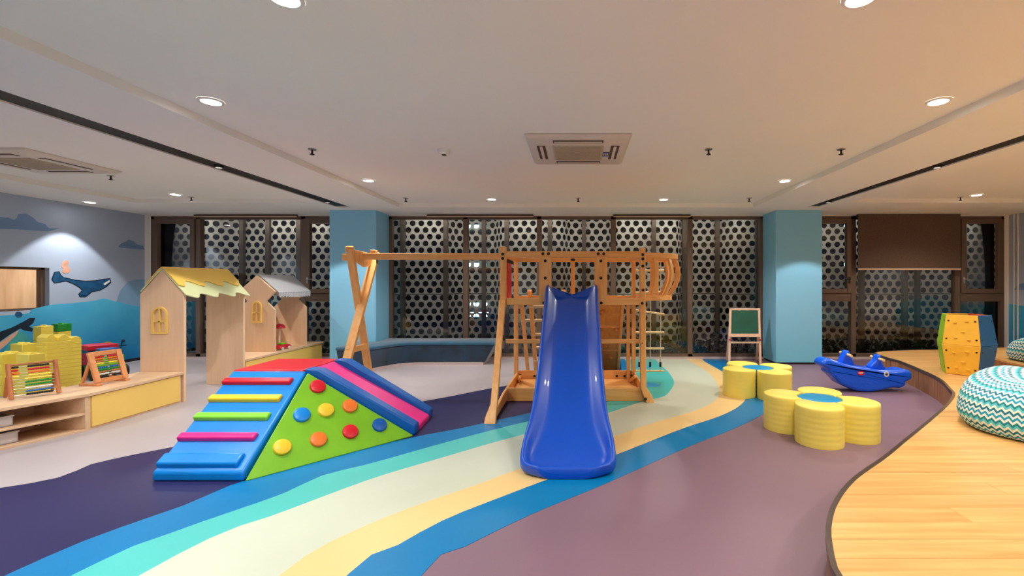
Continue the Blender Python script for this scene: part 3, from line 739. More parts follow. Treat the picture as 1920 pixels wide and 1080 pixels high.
def planking(curve, z, par, y0, y1, wd, xw, seed):
    f = fx_of(curve); rnd = random.Random(seed); y = y0; n = 0
    while y < y1 - 0.01:
        a, b = y + 0.0012, min(y + wd, y1) - 0.0012
        ys = [a + (b-a)*k/4 for k in range(5)]; xs = [f(q) for q in ys]; xm = max(xs)
        joints = [xm + rnd.uniform(0.5, 1.6)]
        while joints[-1] < xw - 0.6: joints.append(joints[-1] + rnd.uniform(1.5, 2.0))
        joints = [j for j in joints if j < xw - 0.3] + [xw]
        left = None
        for j in joints:
            if left is None: poly = [(xx, yy) for xx, yy in zip(xs, ys)] + [(j-0.001, b), (j-0.001, a)]
            else: poly = [(left+0.001, a), (left+0.001, b), (j-0.001, b), (j-0.001, a)]
            MB().prism(poly, 'z', z-0.022, z + rnd.uniform(0, 0.0006)).build('plank', 'deck', par, smooth=False); n += 1
            left = j
        y += wd
    return n
planking(ein, PZ, deck, ein[-1][1] + 0.005, 7.73, 0.142, XW, 3)
# nosing strip and riser boards following the edge
rings = []
e1 = resample(edge, 220); e2 = inset_curve(e1, 0.018*sgn); e0 = inset_curve(e1, -0.006*sgn)
tr = MB(); vs = []
for p, q in zip(e0, e2): vs += [(p[0], p[1], PZ+0.003), (q[0], q[1], PZ+0.003), (q[0], q[1], PZ-0.02), (p[0], p[1], PZ-0.03)]
fs = []
for i in range(len(e0)-1):
    k = i*4; l = k+4
    for u, v in ((0, 1), (1, 2), (2, 3), (3, 0)): fs.append((k+u, k+v, l+v, l+u))
tr.add(vs, fs).build('edge_strip', 'edge', deck, fix=True, angle=60)
L = sum(math.dist(a, b) for a, b in zip(edge, edge[1:])); nb = int(L/0.105)
er = resample(edge, nb+1); ei = inset_curve(er, 0.035*sgn)
for i in range(nb):
    a, b, c, d = er[i], er[i+1], ei[i+1], ei[i]
    g = 0.03
    A = (a[0]+(b[0]-a[0])*g, a[1]+(b[1]-a[1])*g); Bq = (b[0]+(a[0]-b[0])*g, b[1]+(a[1]-b[1])*g)
    MB().prism([A, Bq, c, d], 'z', 0.0, PZ-0.03).build('riser_board', 'riser', deck, smooth=False)
# upper step of the deck
P2 = 0.375
e_pts = [(7.94, 7.35), (7.0, 7.3), (6.3, 7.1), (5.9, 6.7), (5.70, 6.22), (5.58, 5.75), (5.56, 5.2), (5.7, 4.6), (6.1, 4.0), (6.8, 3.5), (7.94, 3.2)]
edge2 = catmull(e_pts, 10)
step = thing('timber_step', 'upper timber step on top of the deck at the far right', 'platform', (6.8, 5.2, PZ+0.003))
s2 = 1 if inset_curve(edge2, 0.04)[45][0] > edge2[45][0] else -1
MB().prism(inset_curve(edge2, 0.03*s2), 'z', PZ+0.003, P2-0.02).build('core', 'riser', step, smooth=False)
planking(inset_curve(edge2, 0.004*s2), P2, step, 3.22, 7.3, 0.142, XW-0.01, 9)
r2 = resample(edge2, 62); r2i = inset_curve(r2, 0.03*s2)
for i in range(61):
    MB().prism([r2[i], r2[i+1], r2i[i+1], r2i[i]], 'z', PZ+0.003, P2-0.022).build('riser_board', 'riser', step, smooth=False)

# ================================================================== PLAY TOWER
TY = 5.33
tw = thing('play_tower', 'wooden climbing tower with swing beam and rope ladder behind the blue slide', 'play tower', (-0.07, 5.8, 0))
def part(name, mb, mat='pine', bevel=0.006, **k): return mb.build(name, mat, tw, bevel=bevel, seg=2, **k)
def bolt(x, y, z, par=None, r=0.018):
    m = MB(); n = 10
    m.loft([[(x + a*math.cos(2*PI*k/n), y - b, z + a*math.sin(2*PI*k/n)) for k in range(n)] for a, b in ((r, 0.0), (r, 0.006), (r*0.6, 0.011))])
    return m.build('bolt', 'blackmat', par or tw, fix=True)
YR = 6.40
# upright posts
part('post', MB().box(-0.92, -0.846, TY, TY+0.07, 1.12, 1.83)); bolt(-0.883, TY, 1.74); bolt(-0.883, TY, 1.69); bolt(-0.865, TY-0.03, 1.165)
leg = MB(); prof = [(-0.92, 1.205), (-0.846, 1.205), (-0.822, 0.0), (-0.937, 0.0), (-0.932, 0.055), (-0.893, 0.17)]
yo = lambda z: TY - 0.005 - (1.205 - z)/1.205*0.78
n_ = len(prof)
leg.add([(x, yo(z)-0.025, z) for x, z in prof] + [(x, yo(z)+0.035, z) for x, z in prof], [tuple(range(n_))[::-1], tuple(range(n_, 2*n_))] + [(i, (i+1) % n_, n_+(i+1) % n_, n_+i) for i in range(n_)])
part('leg', leg, fix=True)
part('post', MB().box(0.725, 0.79, TY, TY+0.07, 1.15, 1.815)); bolt(0.757, TY, 1.735); bolt(0.757, TY, 1.685); bolt(0.757, TY, 1.60); bolt(0.76, TY, 1.32); bolt(0.75, TY, 1.165)
rl_ = MB().prism([(0.725, 1.15), (0.79, 1.15), (0.80, 0.18), (0.86, 0.09), (0.893, 0.0), (0.80, 0.0), (0.735, 0.16)], 'y', TY-0.005, TY+0.065)
part('leg', rl_)
for x0, x1, z1 in ((-0.905, -0.848, 1.72), (0.755, 0.81, 1.80)): part('post', MB().box(x0, x1, YR, YR+0.06, 0, z1))
part('post', MB().box(0.685, 0.735, YR+0.02, YR+0.07, 0, 1.16))
part('post', MB().box(-0.10, -0.045, YR, YR+0.05, 1.16, 1.71))
# rails
part('top_rail', MB().box(-0.846, 0.725, TY+0.005, TY+0.05, 1.705, 1.775), 'piney')
part('top_rail', MB().box(-0.905, 1.28, YR, YR+0.05, 1.70, 1.76), 'piney')
part('side_rail', MB().box(-0.915, -0.86, TY+0.07, YR, 1.70, 1.76), 'piney'); part('side_rail', MB().box(0.735, 0.79, TY+0.07, YR, 1.70, 1.76), 'piney')
part('deck_beam', MB().box(-0.84, 0.735, TY+0.0, TY+0.045, 1.145, 1.225), 'piney')
part('deck_beam', MB().box(-0.85, 0.755, YR-0.045, YR, 1.145, 1.225), 'piney')
for k in range(9):
    y = TY + 0.05 + k*0.113
    part('deck_board', MB().box(-0.84, 0.735, y, y+0.105, 1.17, 1.195), 'piney', 0.003)
for x0, x1 in ((-0.456, -0.31), (0.19, 0.34)):
    part('front_board', MB().box(x0, x1, TY-0.03, TY-0.002, 1.15, 1.705))
    xm = (x0+x1)/2
    for z in (1.66, 1.46): bolt(xm, TY-0.03, z)
    bolt(xm-0.03, TY+0.005, 1.745); bolt(xm+0.035, TY+0.005, 1.745)
bolt(-0.40, TY-0.03, 1.17); bolt(0.27, TY-0.03, 1.17); bolt(-0.085, YR, 1.73); bolt(-0.06, YR, 1.73)
part('side_board', MB().box(-0.90, -0.88, 5.72, 6.02, 1.2, 1.70), 'red', 0.004, label='red side board')
part('name_plate', MB().box(-0.905, -0.872, 5.55, 6.1, 1.655, 1.695), 'blackmat', 0.003)
part('mid_beam', MB().box(-0.86, 0.74, TY+0.066, TY+0.10, 0.685, 0.735), 'piney'); bolt(0.75, TY-0.005, 0.70, r=0.008)
# sand box
part('box_board', MB().box(-0.85, 0.80, TY+0.066, TY+0.10, 0, 0.157), 'piney'); part('box_board', MB().box(-0.85, 0.81, YR+0.07, YR+0.10, 0, 0.157), 'piney')
part('box_board', MB().prism([(4.62, 0.02), (YR+0.07, 0.02), (YR+0.07, 0.15), (5.2, 0.15), (4.62, 0.10)], 'x', -0.868, -0.838), 'piney'); part('box_board', MB().box(0.775, 0.80, TY+0.10, YR+0.07, 0.0, 0.157), 'piney')
part('box_floor', MB().box(-0.835, 0.772, TY+0.1, YR+0.07, 0.02, 0.04), 'piney', 0.002)
bolt(0.79, TY-0.005, 0.045); bolt(-0.62, YR+0.07, 0.08); bolt(-0.52, YR+0.07, 0.08); bolt(0.55, YR+0.07, 0.08); bolt(0.66, YR+0.07, 0.08)
for s in (-1, 1):
    x = -0.80 if s < 0 else 0.735
    for z in (0.05, 0.09, 0.13): bolt(x, YR-0.12, z, r=0.016)
    part('corner_block', MB().bar((x-0.03, YR-0.1, 0.03), (x+0.03, YR-0.32, 0.15), 0.03, 0.05))
# rear ladder and climbing board
def lean(z, y0=YR+0.02, y1=7.25): return y1 + (y0-y1)*z/1.15
for x in (-0.67, -0.2): part('ladder_stile', MB().bar((x, lean(1.30)+0.0, 1.30), (x, lean(0), 0), 0.045, 0.06, (1, 0, 0)))
part('rear_leg', MB().bar((-0.80, lean(1.12), 1.12), (-0.80, lean(0), 0), 0.045, 0.055, (1, 0, 0)))
for z in (0.2, 0.42, 0.64, 0.86, 1.07):
    part('rung', MB().tube([(-0.82 if z == 0.86 else -0.70, lean(z)-0.01, z), (-0.17, lean(z)-0.01, z)], 0.02, 10), 'dowel', 0)
cbp = MB(); a0 = Vector((0, lean(1.14), 1.14)); a1 = Vector((0, lean(0.0), 0.0))
for k in range(3):
    p0 = a0.lerp(a1, k/3 + 0.004); p1 = a0.lerp(a1, (k+1)/3 - 0.004)
    b_ = MB().bar((0.24, p0.y, p0.z), (0.24, p1.y, p1.z), 0.76, 0.022, (0, 1, 0.3))
    part('climbing_board', b_, 'pinedark', 0.003)
for x, z in ((0.36, 1.0), (0.55, 0.72), (0.34, 0.7), (0.4, 0.45), (0.5, 0.25), (0.3, 0.95)):
    h = MB().lathe([(0.02, -0.03), (0.035, -0.015), (0.02, 0.01)], (x, lean(z)-0.035, z), 10); part('hand_hold', h, 'pinedark', 0)
part('climbing_stile', MB().bar((0.63, lean(1.14)-0.02, 1.14), (0.63, lean(0)-0.02, 0), 0.025, 0.045, (1, 0, 0)), 'piney')
# basket balcony with bulging bars
bc = Vector((0.79, 5.87)); RB = 0.49
arc = lambda r, n=25, a0=-90, a1=90: [(bc.x + r*math.cos(math.radians(a0 + (a1-a0)*k/(n-1))), bc.y + r*math.sin(math.radians(a0 + (a1-a0)*k/(n-1)))) for k in range(n)]
for r, z0, z1, nm in ((RB, 1.70, 1.762, 'basket_top_rail'), (RB-0.08, 1.19, 1.25, 'basket_bottom_rail')):
    part(nm, MB().prism(arc(r) + arc(r-0.07)[::-1], 'z', z0, z1), 'piney', 0.005)
part('basket_floor', MB().prism(arc(RB-0.155), 'z', 1.20, 1.225), 'piney', 0.003)
for k, adeg in enumerate((-74, -47, -20, 7, 34, 61)):
    a = math.radians(adeg); dv = Vector((math.cos(a), math.sin(a))); tv = Vector((-math.sin(a), math.cos(a)))
    rg_ = []
    for j in range(9):
        t_ = j/8; z = 1.735 - t_*0.52; r = RB - 0.045 - 0.08*t_ + 0.095*math.sin(PI*min(1, t_*1.0))**1.0
        c = bc + dv*r
        rg_.append([(c.x + tv.x*u*0.026 + dv.x*v*0.016, c.y + tv.y*u*0.026 + dv.y*v*0.016, z) for u, v in ((-1, -1), (1, -1), (1, 1), (-1, 1))])
    part('basket_bar', MB().loft(rg_), 'pine', 0.004, fix=True)
part('post', MB().box(1.06, 1.11, 6.28, 6.33, 1.2, 1.815))
part('rope_beam', MB().box(0.76, 1.30, YR+0.06, YR+0.10, 1.77, 1.82), 'piney')
for x in (0.875, 1.03, 1.175):
    part('rope', MB().tube([(x, YR+0.08, 1.77), (x+0.004, YR+0.085, 1.0), (x-0.006, YR+0.075, 0.15)], 0.0075, 6), 'rope', 0)
    part('rope_sleeve', MB().tube([(x-0.004, YR+0.076, 0.28), (x-0.005, YR+0.076, 0.21)], 0.016, 8), 'blackmat', 0)
for z, tl in ((1.58, 0), (1.27, 0.005), (0.985, -0.03), (0.70, 0.0), (0.47, 0), (0.15, 0)):
    part('rope_rung', MB().tube([(0.82, YR+0.08, z-tl), (1.225, YR+0.08, z+tl)], 0.016, 10), 'dowel', 0)
# swing beam and X frame on the left
SB = 5.70; sz = 1.735
part('swing_beam', MB().box(-2.86, -0.89, SB-0.035, SB+0.035, sz-0.04, sz+0.04), 'piney')
part('beam_block', MB().box(-2.86, -2.79, SB-0.20, SB-0.04, sz-0.06, sz+0.02)); part('beam_block', MB().box(-2.60, -2.53, SB-0.02, SB+0.05, sz+0.04, sz+0.08))
part('swing_leg', MB().bar((-2.735, 5.44, 1.84), (-2.715, 5.98, 0.0), 0.05, 0.085, (1, 0, 0)))
part('swing_leg', MB().bar((-2.66, 5.99, 1.80), (-2.715, 5.06, 0.0), 0.05, 0.10, (1, 0, 0)))
part('swing_brace', MB().bar((-2.715, 5.35, 0.60), (-2.70, 5.83, 0.60), 0.04, 0.07), 'piney')
part('gusset', MB().prism([(5.46, 1.80), (5.99, 1.78), (5.93, 1.66), (5.84, 1.62), (5.70, 1.60), (5.50, 1.66)], 'x', -2.70, -2.678), 'pine', 0.004)
bolt(-2.64, 5.955, 1.75)
# wood of the far hanger
part('swing_hook', MB().tube([(-2.52, SB, sz-0.04), (-2.52, SB, sz-0.09)], 0.01, 8), 'blackmat', 0)

# ---- slide
sx = -0.075
S = [  # y, z bed, outer half, bed half, wall height, underside depth
    (5.345, 1.235, 0.300, 0.190, 0.13, 0.04), (5.30, 1.225, 0.305, 0.175, 0.175, 0.04), (5.20, 1.17, 0.305, 0.168, 0.16, 0.05), (4.9, 0.955, 0.306, 0.165, 0.13, 0.06), (4.5, 0.68, 0.308, 0.165, 0.125, 0.06),
    (4.15, 0.435, 0.310, 0.168, 0.12, 0.06), (3.90, 0.262, 0.318, 0.18, 0.115, 0.06), (3.74, 0.165, 0.338, 0.205, 0.105, 0.06), (3.60, 0.105, 0.358, 0.240, 0.100, 0.06), (3.48, 0.062, 0.364, 0.262, 0.085, 0.055), (3.40, 0.047, 0.360, 0.258, 0.072, 0.042), (3.35, 0.044, 0.350, 0.240, 0.060, 0.040),
    (3.31, 0.048, 0.330, 0.190, 0.050, 0.042), (3.285, 0.068, 0.302, 0.130, 0.024, 0.063), (3.265, 0.086, 0.272, 0.10, 0.006, 0.081), (3.250, 0.084, 0.240, 0.08, 0.004, 0.079), (3.240, 0.068, 0.210, 0.07, 0.003, 0.062), (3.236, 0.045, 0.190, 0.06, 0.002, 0.038)]
rings = []
for y, z, wo, bd, hw, ud in S:
    rim = 0.045; half = [(0.0, 0.0), (bd*0.6, 0.0), (bd, 0.004), (min(bd+0.045, wo-rim), hw*0.5), (wo-rim, hw*0.92), (wo-rim*0.5, hw+0.008), (wo, hw*0.88), (wo+0.004, hw*0.3), (wo-0.006, -ud*0.6), (wo-0.05, -ud), (wo*0.4, -ud)]
    ring = [(sx + a, y, max(0.0, z+b)) for a, b in half] + [(sx, y, max(0.0, z-ud))] + [(sx - a, y, max(0.0, z+b)) for a, b in half[:0:-1]]
    rings.append(ring)
sl = thing('slide', 'bright blue plastic slide coming down from the wooden tower', 'slide', (sx, 4.0, 0))
MB().loft(rings).build('chute', 'slide', sl, sub=2, fix=True)
part('slide_clamp', MB().box(-0.19, 0.04, TY-0.028, TY+0.0, 1.12, 1.16), 'piney', 0.003)

# ================================================================== FOAM CLIMBING SET
rx0, rx1, ry0, ry1, RH = -3.01, -2.365, 3.21, 3.965, 0.64
ramp = thing('foam_ramp', 'blue padded foam ramp with coloured step bars', 'foam ramp', ((rx0+rx1)/2, 3.6, 0), 'soft play climbing set')
MB().prism([(ry0, 0.0), (ry1, 0.0), (ry1, RH), (ry0, 0.065)], 'x', rx0, rx1).build('body', 'vblue', ramp, bevel=0.018, seg=3)
sl_ = (RH-0.065)/(ry1-ry0); ang = math.atan(sl_); nrm = Vector((0, -math.sin(ang), math.cos(ang))); dr = Vector((0, math.cos(ang), math.sin(ang)))
def ramp_t(py):
    best = None
    for k in range(1000):
        y = ry0 + (ry1-ry0)*k/999; z = 0.065 + sl_*(y-ry0)
        e = abs(CY + (CH-z)/y*F - py)
        if best is None or e < best[0]: best = (e, y, z)
    return best[1], best[2]
for py, mt, lab in ((716, 'red', 'red step bar'), (748, 'vyel', 'yellow step bar'), (782, 'vlime', 'lime green step bar'), (820, 'vpink', 'pink step bar'), (864, 'vblue', 'blue step bar')):
    y, z = ramp_t(py); c = Vector((0, y, z)) + nrm*0.012
    big = 0.038 if mt != 'vblue' else 0.06
    MB().add(*(lambda q: (q, [(0,3,2,1),(4,5,6,7),(0,1,5,4),(1,2,6,5),(2,3,7,6),(3,0,4,7)]))(
        [tuple(Vector((x, 0, 0)) + c + dr*u + nrm*v) for x, u, v in ((rx0+0.005, -big, -0.02), (rx1-0.06, -big, -0.02), (rx1-0.06, big, -0.02), (rx0+0.005, big, -0.02),
                                                                     (rx0+0.005, -big*0.7, 0.024), (rx1-0.06, -big*0.7, 0.024), (rx1-0.06, big*0.8, 0.016), (rx0+0.005, big*0.8, 0.016))])
    ).build('step_bar', mt, ramp, bevel=0.014, seg=3, label=lab)
plat = thing('foam_platform', 'red topped foam block between ramp and slide', 'foam block', (-2.69, 4.27, 0), 'soft play climbing set')
MB().box(rx0, -2.40, 3.97, 4.565, 0, RH-0.03).build('body', 'vblue2', plat, bevel=0.015, seg=3)
MB().box(rx0, -2.40, 3.97, 4.565, RH-0.03, RH+0.004).build('top_pad', 'red', plat, bevel=0.014, seg=3)
# slide wedge
sd = thing('foam_slide', 'pink and blue padded foam slide wedge', 'foam slide', (-1.9, 4.35, 0), 'soft play climbing set')
T0, T1, E0, E1 = Vector((-2.385, 3.97, RH)), Vector((-2.385, 4.575, RH)), Vector((-1.50, 4.19, 0.05)), Vector((-1.53, 4.80, 0.05))
def wedge(f0, f1, rise):
    a0, a1 = T0.lerp(T1, f0), T0.lerp(T1, f1); b0, b1 = E0.lerp(E1, f0), E0.lerp(E1, f1)
    g = lambda p: Vector((p.x, p.y, 0.0)); up = Vector((0.0, 0, rise)); out = Vector((0.03 if rise else 0.05, 0.0, 0))
    vs = [g(a0), g(b0), g(b1), g(a1), a0+up*0.2, b0+up*0.55+out*0, b1+up*0.55+out*0, a1+up*0.2]
    # rail gains height a little after the crest
    m0, m1 = a0.lerp(b0, 0.12)+up, a1.lerp(b1, 0.12)+up
    vs += [m0, m1]
    fs = [(0, 3, 2, 1), (4, 8, 9, 7), (8, 5, 6, 9), (0, 1, 5, 8, 4), (3, 7, 9, 6, 2), (1, 2, 6, 5), (0, 4, 7, 3)]
    return MB().add(vs, fs)
wedge(0.21, 0.79, 0.0).build('chute_pad', 'vpink', sd, bevel=0.01, seg=2, fix=True)
wedge(0.0, 0.205, 0.07).build('side_rail', 'vblue2', sd, bevel=0.014, seg=3, fix=True)
wedge(0.795, 1.0, 0.07).build('side_rail', 'vblue2', sd, bevel=0.014, seg=3, fix=True)
# green corner wedge with button holds
A, P, C, D = Vector((-2.352, 3.195, 0.0)), Vector((-2.352, 3.955, RH-0.01)), Vector((-1.49, 4.175, 0.0)), Vector((-2.352, 3.955, 0.0))
cw = thing('foam_corner_wedge', 'green triangular foam climbing wedge with coloured button holds', 'foam wedge', (-2.1, 3.8, 0), 'soft play climbing set')
MB().add([A, P, C, D], [(0, 2, 1), (0, 1, 3), (1, 2, 3), (0, 3, 2)]).build('body', 'vgreen', cw, bevel=0.012, seg=3, fix=True)
gn = (C-A).cross(P-A).normalized()
if gn.y > 0: gn = -gn
ua = (C-A).normalized(); ub = gn.cross(ua).normalized()
for zx, zy, mt in ((1150, 258, 'red'), (1203, 410, 'vyel'), (1357, 383, 'vorange'), (1048, 440, 'vblue'), (1548, 505, 'vblue2'), (1360, 548, 'red'), (1155, 598, 'vorange'), (922, 648, 'vyel')):
    px, py = 260 + zx/3.4286, 650 + zy/3.4286
    d = Vector((px-CX, F, -(py-CY))); o = Vector((0, 0, CH))
    t_ = (A-o).dot(gn)/d.dot(gn); c = o + d*t_
    n = 20; rr = [(0.062, -0.01), (0.064, 0.010), (0.058, 0.020), (0.042, 0.026), (0.0, 0.028)]
    m = MB(); m.loft([[tuple(c + gn*h + ua*(r*math.cos(2*PI*k/n)) + ub*(r*math.sin(2*PI*k/n))) for k in range(n)] for r, h in rr[:-1]])
    m.build('button_hold', mt, cw, fix=True)

# ================================================================== FLOWER SEATS
def petal_stool(cx, cy, ang, label, grp, h=0.335):
    x, y = cx + 0.287*math.cos(ang), cy + 0.287*math.sin(ang)
    n = 48; pts = []
    for k in range(n):
        a = 2*PI*k/n; p_ = Vector((x + 0.197*math.cos(a), y + 0.197*math.sin(a))); d = p_ - Vector((cx, cy))
        if d.length < 0.189: p_ = Vector((cx, cy)) + d.normalized()*0.189
        pts.append(p_)
    c = Vector((x, y)) + Vector((math.cos(ang), math.sin(ang)))*0.03
    rings = []
    lv = [(0.0, 0.985), (0.012, 0.998)]
    nb_ = 6
    for i in range(nb_):
        z0 = 0.014 + (h-0.05)*i/nb_; z1 = 0.014 + (h-0.05)*(i+1)/nb_
        lv += [(z0+0.004, 0.9945), (z0+0.014, 1.0), (z0 + (z1-z0)*0.55, 1.0025), (z1-0.008, 0.9995)]
    lv += [(h-0.03, 1.0), (h-0.012, 0.993), (h-0.003, 0.975), (h, 0.94)]
    for z, s in lv: rings.append([(c.x + (p_.x-c.x)*s, c.y + (p_.y-c.y)*s, z) for p_ in pts])
    o = MB().loft(rings).build('petal_stool', 'petal', angle=50); return tag(o, label, 'stool', grp)
def centre_stool(cx, cy, label):
    o = MB().lathe([(0.180, 0.0), (0.185, 0.01), (0.185, 0.315), (0.181, 0.325), (0.170, 0.330)], (cx, cy, 0), 40).build('centre_stool', 'centre'); return tag(o, label, 'stool', 'round blue centre stools')
n1 = onz(1536, 744.5, 0.335); n2 = onz(1420.5, 688, 0.335)
g1, g2 = 'yellow petal stools of the nearer flower seat', 'yellow petal stools of the flower seat by the easel'
for k, lab in enumerate(('front', 'right', 'back', 'left')):
    petal_stool(n1.x, n1.y, math.radians(-118 + 90*k), 'yellow leatherette petal stool, %s one of the nearer flower seat' % lab, g1)
for k, lab in enumerate(('front right', 'back right', 'back left', 'front left')):
    petal_stool(n2.x, n2.y, math.radians(-70 + 90*k), 'yellow leatherette petal stool, %s one of the flower seat by the easel' % lab, g2)
centre_stool(n1.x, n1.y, 'round blue stool in the middle of the nearer flower seat')
centre_stool(n2.x, n2.y, 'round blue stool in the middle of the flower seat by the easel')

# ================================================================== WHALE ROCKER
rk = thing('whale_rocker', 'glossy blue plastic whale shaped seesaw rocker', 'rocking toy', (3.7, 5.95, 0))
RY = 5.95; K_ = 10.105
def rp(zx, zy):
    v = at(1520 + zx/K_, 645 + zy/K_, RY); return (v.x, v.z)
belly = [(150, 340), (200, 300), (270, 290), (420, 335), (600, 400), (760, 432), (1000, 465), (1200, 500), (1400, 512), (1560, 500), (1680, 490), (1780, 520), (1812, 590), (1800, 670), (1745, 706), (1700, 722),
         (1690, 790), (1600, 838), (1450, 838), (1260, 880), (1050, 915), (900, 915), (760, 890), (600, 830), (480, 765), (400, 680), (330, 610), (268, 560), (255, 495), (160, 440), (130, 390)]
zmin = min(rp(*q)[1] for q in belly)
def shift(poly): return [(x, z - zmin) for x, z in poly]
def inflate(poly, half, rnd=0.05, yc=RY, steps=5):
    p0 = catmull(poly, 4, True)
    rings = []
    for j in range(steps+1):
        a = PI/2*j/steps; rings.append((-half + rnd*(1-math.sin(a)), rnd*(1-math.sin(a)) , math.cos(a)))
    seq = [( -half + rnd*(1-math.cos(PI/2*j/steps)) , rnd*(1-math.sin(PI/2*j/steps))) for j in range(steps+1)]
    seq = seq + [(-y, d) for y, d in seq[::-1]]
    return MB().loft([[(x, yc + y, z) for x, z in grow(p0, -d)] for y, d in seq])
inflate(shift([rp(*q) for q in belly]), 0.125, 0.048).build('body', 'rocker', rk, fix=True, angle=60)
for fin in ([(540, 400), (600, 230), (640, 165), (690, 160), (720, 240), (790, 430), (700, 440)], [(1080, 470), (1190, 340), (1230, 245), (1290, 245), (1320, 380), (1370, 500), (1250, 510)]):
    fp = shift([rp(*q) for q in fin])
    inflate(fp, 0.055, 0.02).build('handle_fin', 'rocker', rk, fix=True, angle=60)
    hx = (fp[2][0]+fp[3][0])/2; hz_ = fp[2][1] - 0.045
    MB().tube([(hx-0.02, RY-0.16, hz_), (hx+0.0, RY, hz_+0.004), (hx+0.02, RY+0.16, hz_)], 0.017, 10).build('handle', 'handle', rk, label='cream handle bar')
ex, ez = rp(1313, 575); ez -= zmin
def disc(x, z, r, y, par, name, mat, rz=None, t=0.006):
    n = 20; rz = rz or r
    return MB().loft([[(x + r*math.cos(2*PI*k/n), y - h, z + rz*math.sin(2*PI*k/n)) for k in range(n)] for h in (0, t)]).build(name, mat, par, fix=True)
eye = disc(ex, ez, 0.033, RY-0.122, rk, 'eye', 'white'); disc(ex, ez, 0.014, RY-0.128, eye, 'pupil', 'blackmat', t=0.003)
lx, lz = rp(838, 553); lz -= zmin
lg = disc(lx, lz, 0.046, RY-0.122, rk, 'badge', 'red', 0.028)
for dx in (-0.024, -0.008, 0.008, 0.022): MB().box(lx+dx-0.006, lx+dx+0.004, RY-0.131, RY-0.127, lz-0.009, lz+0.009).build('badge_mark', 'white', lg, smooth=False)
for i in range(11):
    q = rp(330 + 108*i, 560 + 190*math.sin(PI*(0.08 + i*0.078)) ); z = q[1]-zmin
    MB().bar((q[0]-0.022, RY-0.121, z+0.016), (q[0]+0.022, RY-0.121, z-0.012), 0.014, 0.014).build('belly_ridge', 'rocker', rk, bevel=0.005)

# ================================================================== CLIMBING BARREL
bcn = Vector((4.86, 5.72)); brl = thing('climbing_barrel', 'bulging climbing barrel with yellow, blue and green panels on the deck', 'climbing barrel', (bcn.x, bcn.y, PZ+0.003))
nf = 5; Hb = 0.735; lev = [(0.0, 0.262), (Hb/2, 0.315), (Hb, 0.258)]
view = math.atan2(-bcn.y, -bcn.x)
a_of = lambda k: view + math.radians(-8) + (k-0.5)*2*PI/nf
cols = ['cyel', 'cblue', 'cred', 'cyel', 'cgreen']
for k in range(nf):
    a0, a1 = a_of(k), a_of(k+1)
    for seg_, ((z0, r0), (z1, r1)) in enumerate(zip(lev, lev[1:])):
        z0 += PZ+0.003; z1 += PZ+0.003
        pts = []
        for th in (0.0, 0.035):
            for a, r, z in ((a0, r0, z0), (a1, r0, z0), (a1, r1, z1), (a0, r1, z1)):
                rr = r - th; pts.append((bcn.x + rr*math.cos(a), bcn.y + rr*math.sin(a), z))
        pn = MB().add(pts, [(0,1,2,3),(7,6,5,4),(0,4,5,1),(1,5,6,2),(2,6,7,3),(3,7,4,0)]).build('panel', cols[k], brl, bevel=0.006, fix=True)
        for fu, fv in ((0.10, 0.2), (0.10, 0.8), (0.90, 0.2), (0.90, 0.8)):
            if k not in (0, 1, 4): continue
            q = Vector(pts[0]).lerp(Vector(pts[1]), fu).lerp(Vector(pts[3]).lerp(Vector(pts[2]), fu), fv)
            nn = (Vector(pts[1])-Vector(pts[0])).cross(Vector(pts[3])-Vector(pts[0])).normalized()
            if nn.dot(q - Vector((bcn.x, bcn.y, q.z))) < 0: nn = -nn
            e1_ = (Vector(pts[1])-Vector(pts[0])).normalized(); e2_ = nn.cross(e1_)
            MB().loft([[tuple(q + nn*h + e1_*(r*math.cos(2*PI*m/10)) + e2_*(r*math.sin(2*PI*m/10))) for m in range(10)] for r, h in ((0.011, 0.0), (0.010, 0.003))]).build('screw', 'blackmat', pn, fix=True)
        if k == 0:
            for fu, fv in ((0.3, 0.75), (0.55, 0.45), (0.35, 0.25), (0.65, 0.8), (0.7, 0.2)):
                q = Vector(pts[0]).lerp(Vector(pts[1]), fu).lerp(Vector(pts[3]).lerp(Vector(pts[2]), fu), fv)
                MB().lathe([(0.016, -0.008), (0.020, -0.002), (0.018, 0.003), (0.008, 0.006)], tuple(q), 12).build('hold', cols[k], pn)

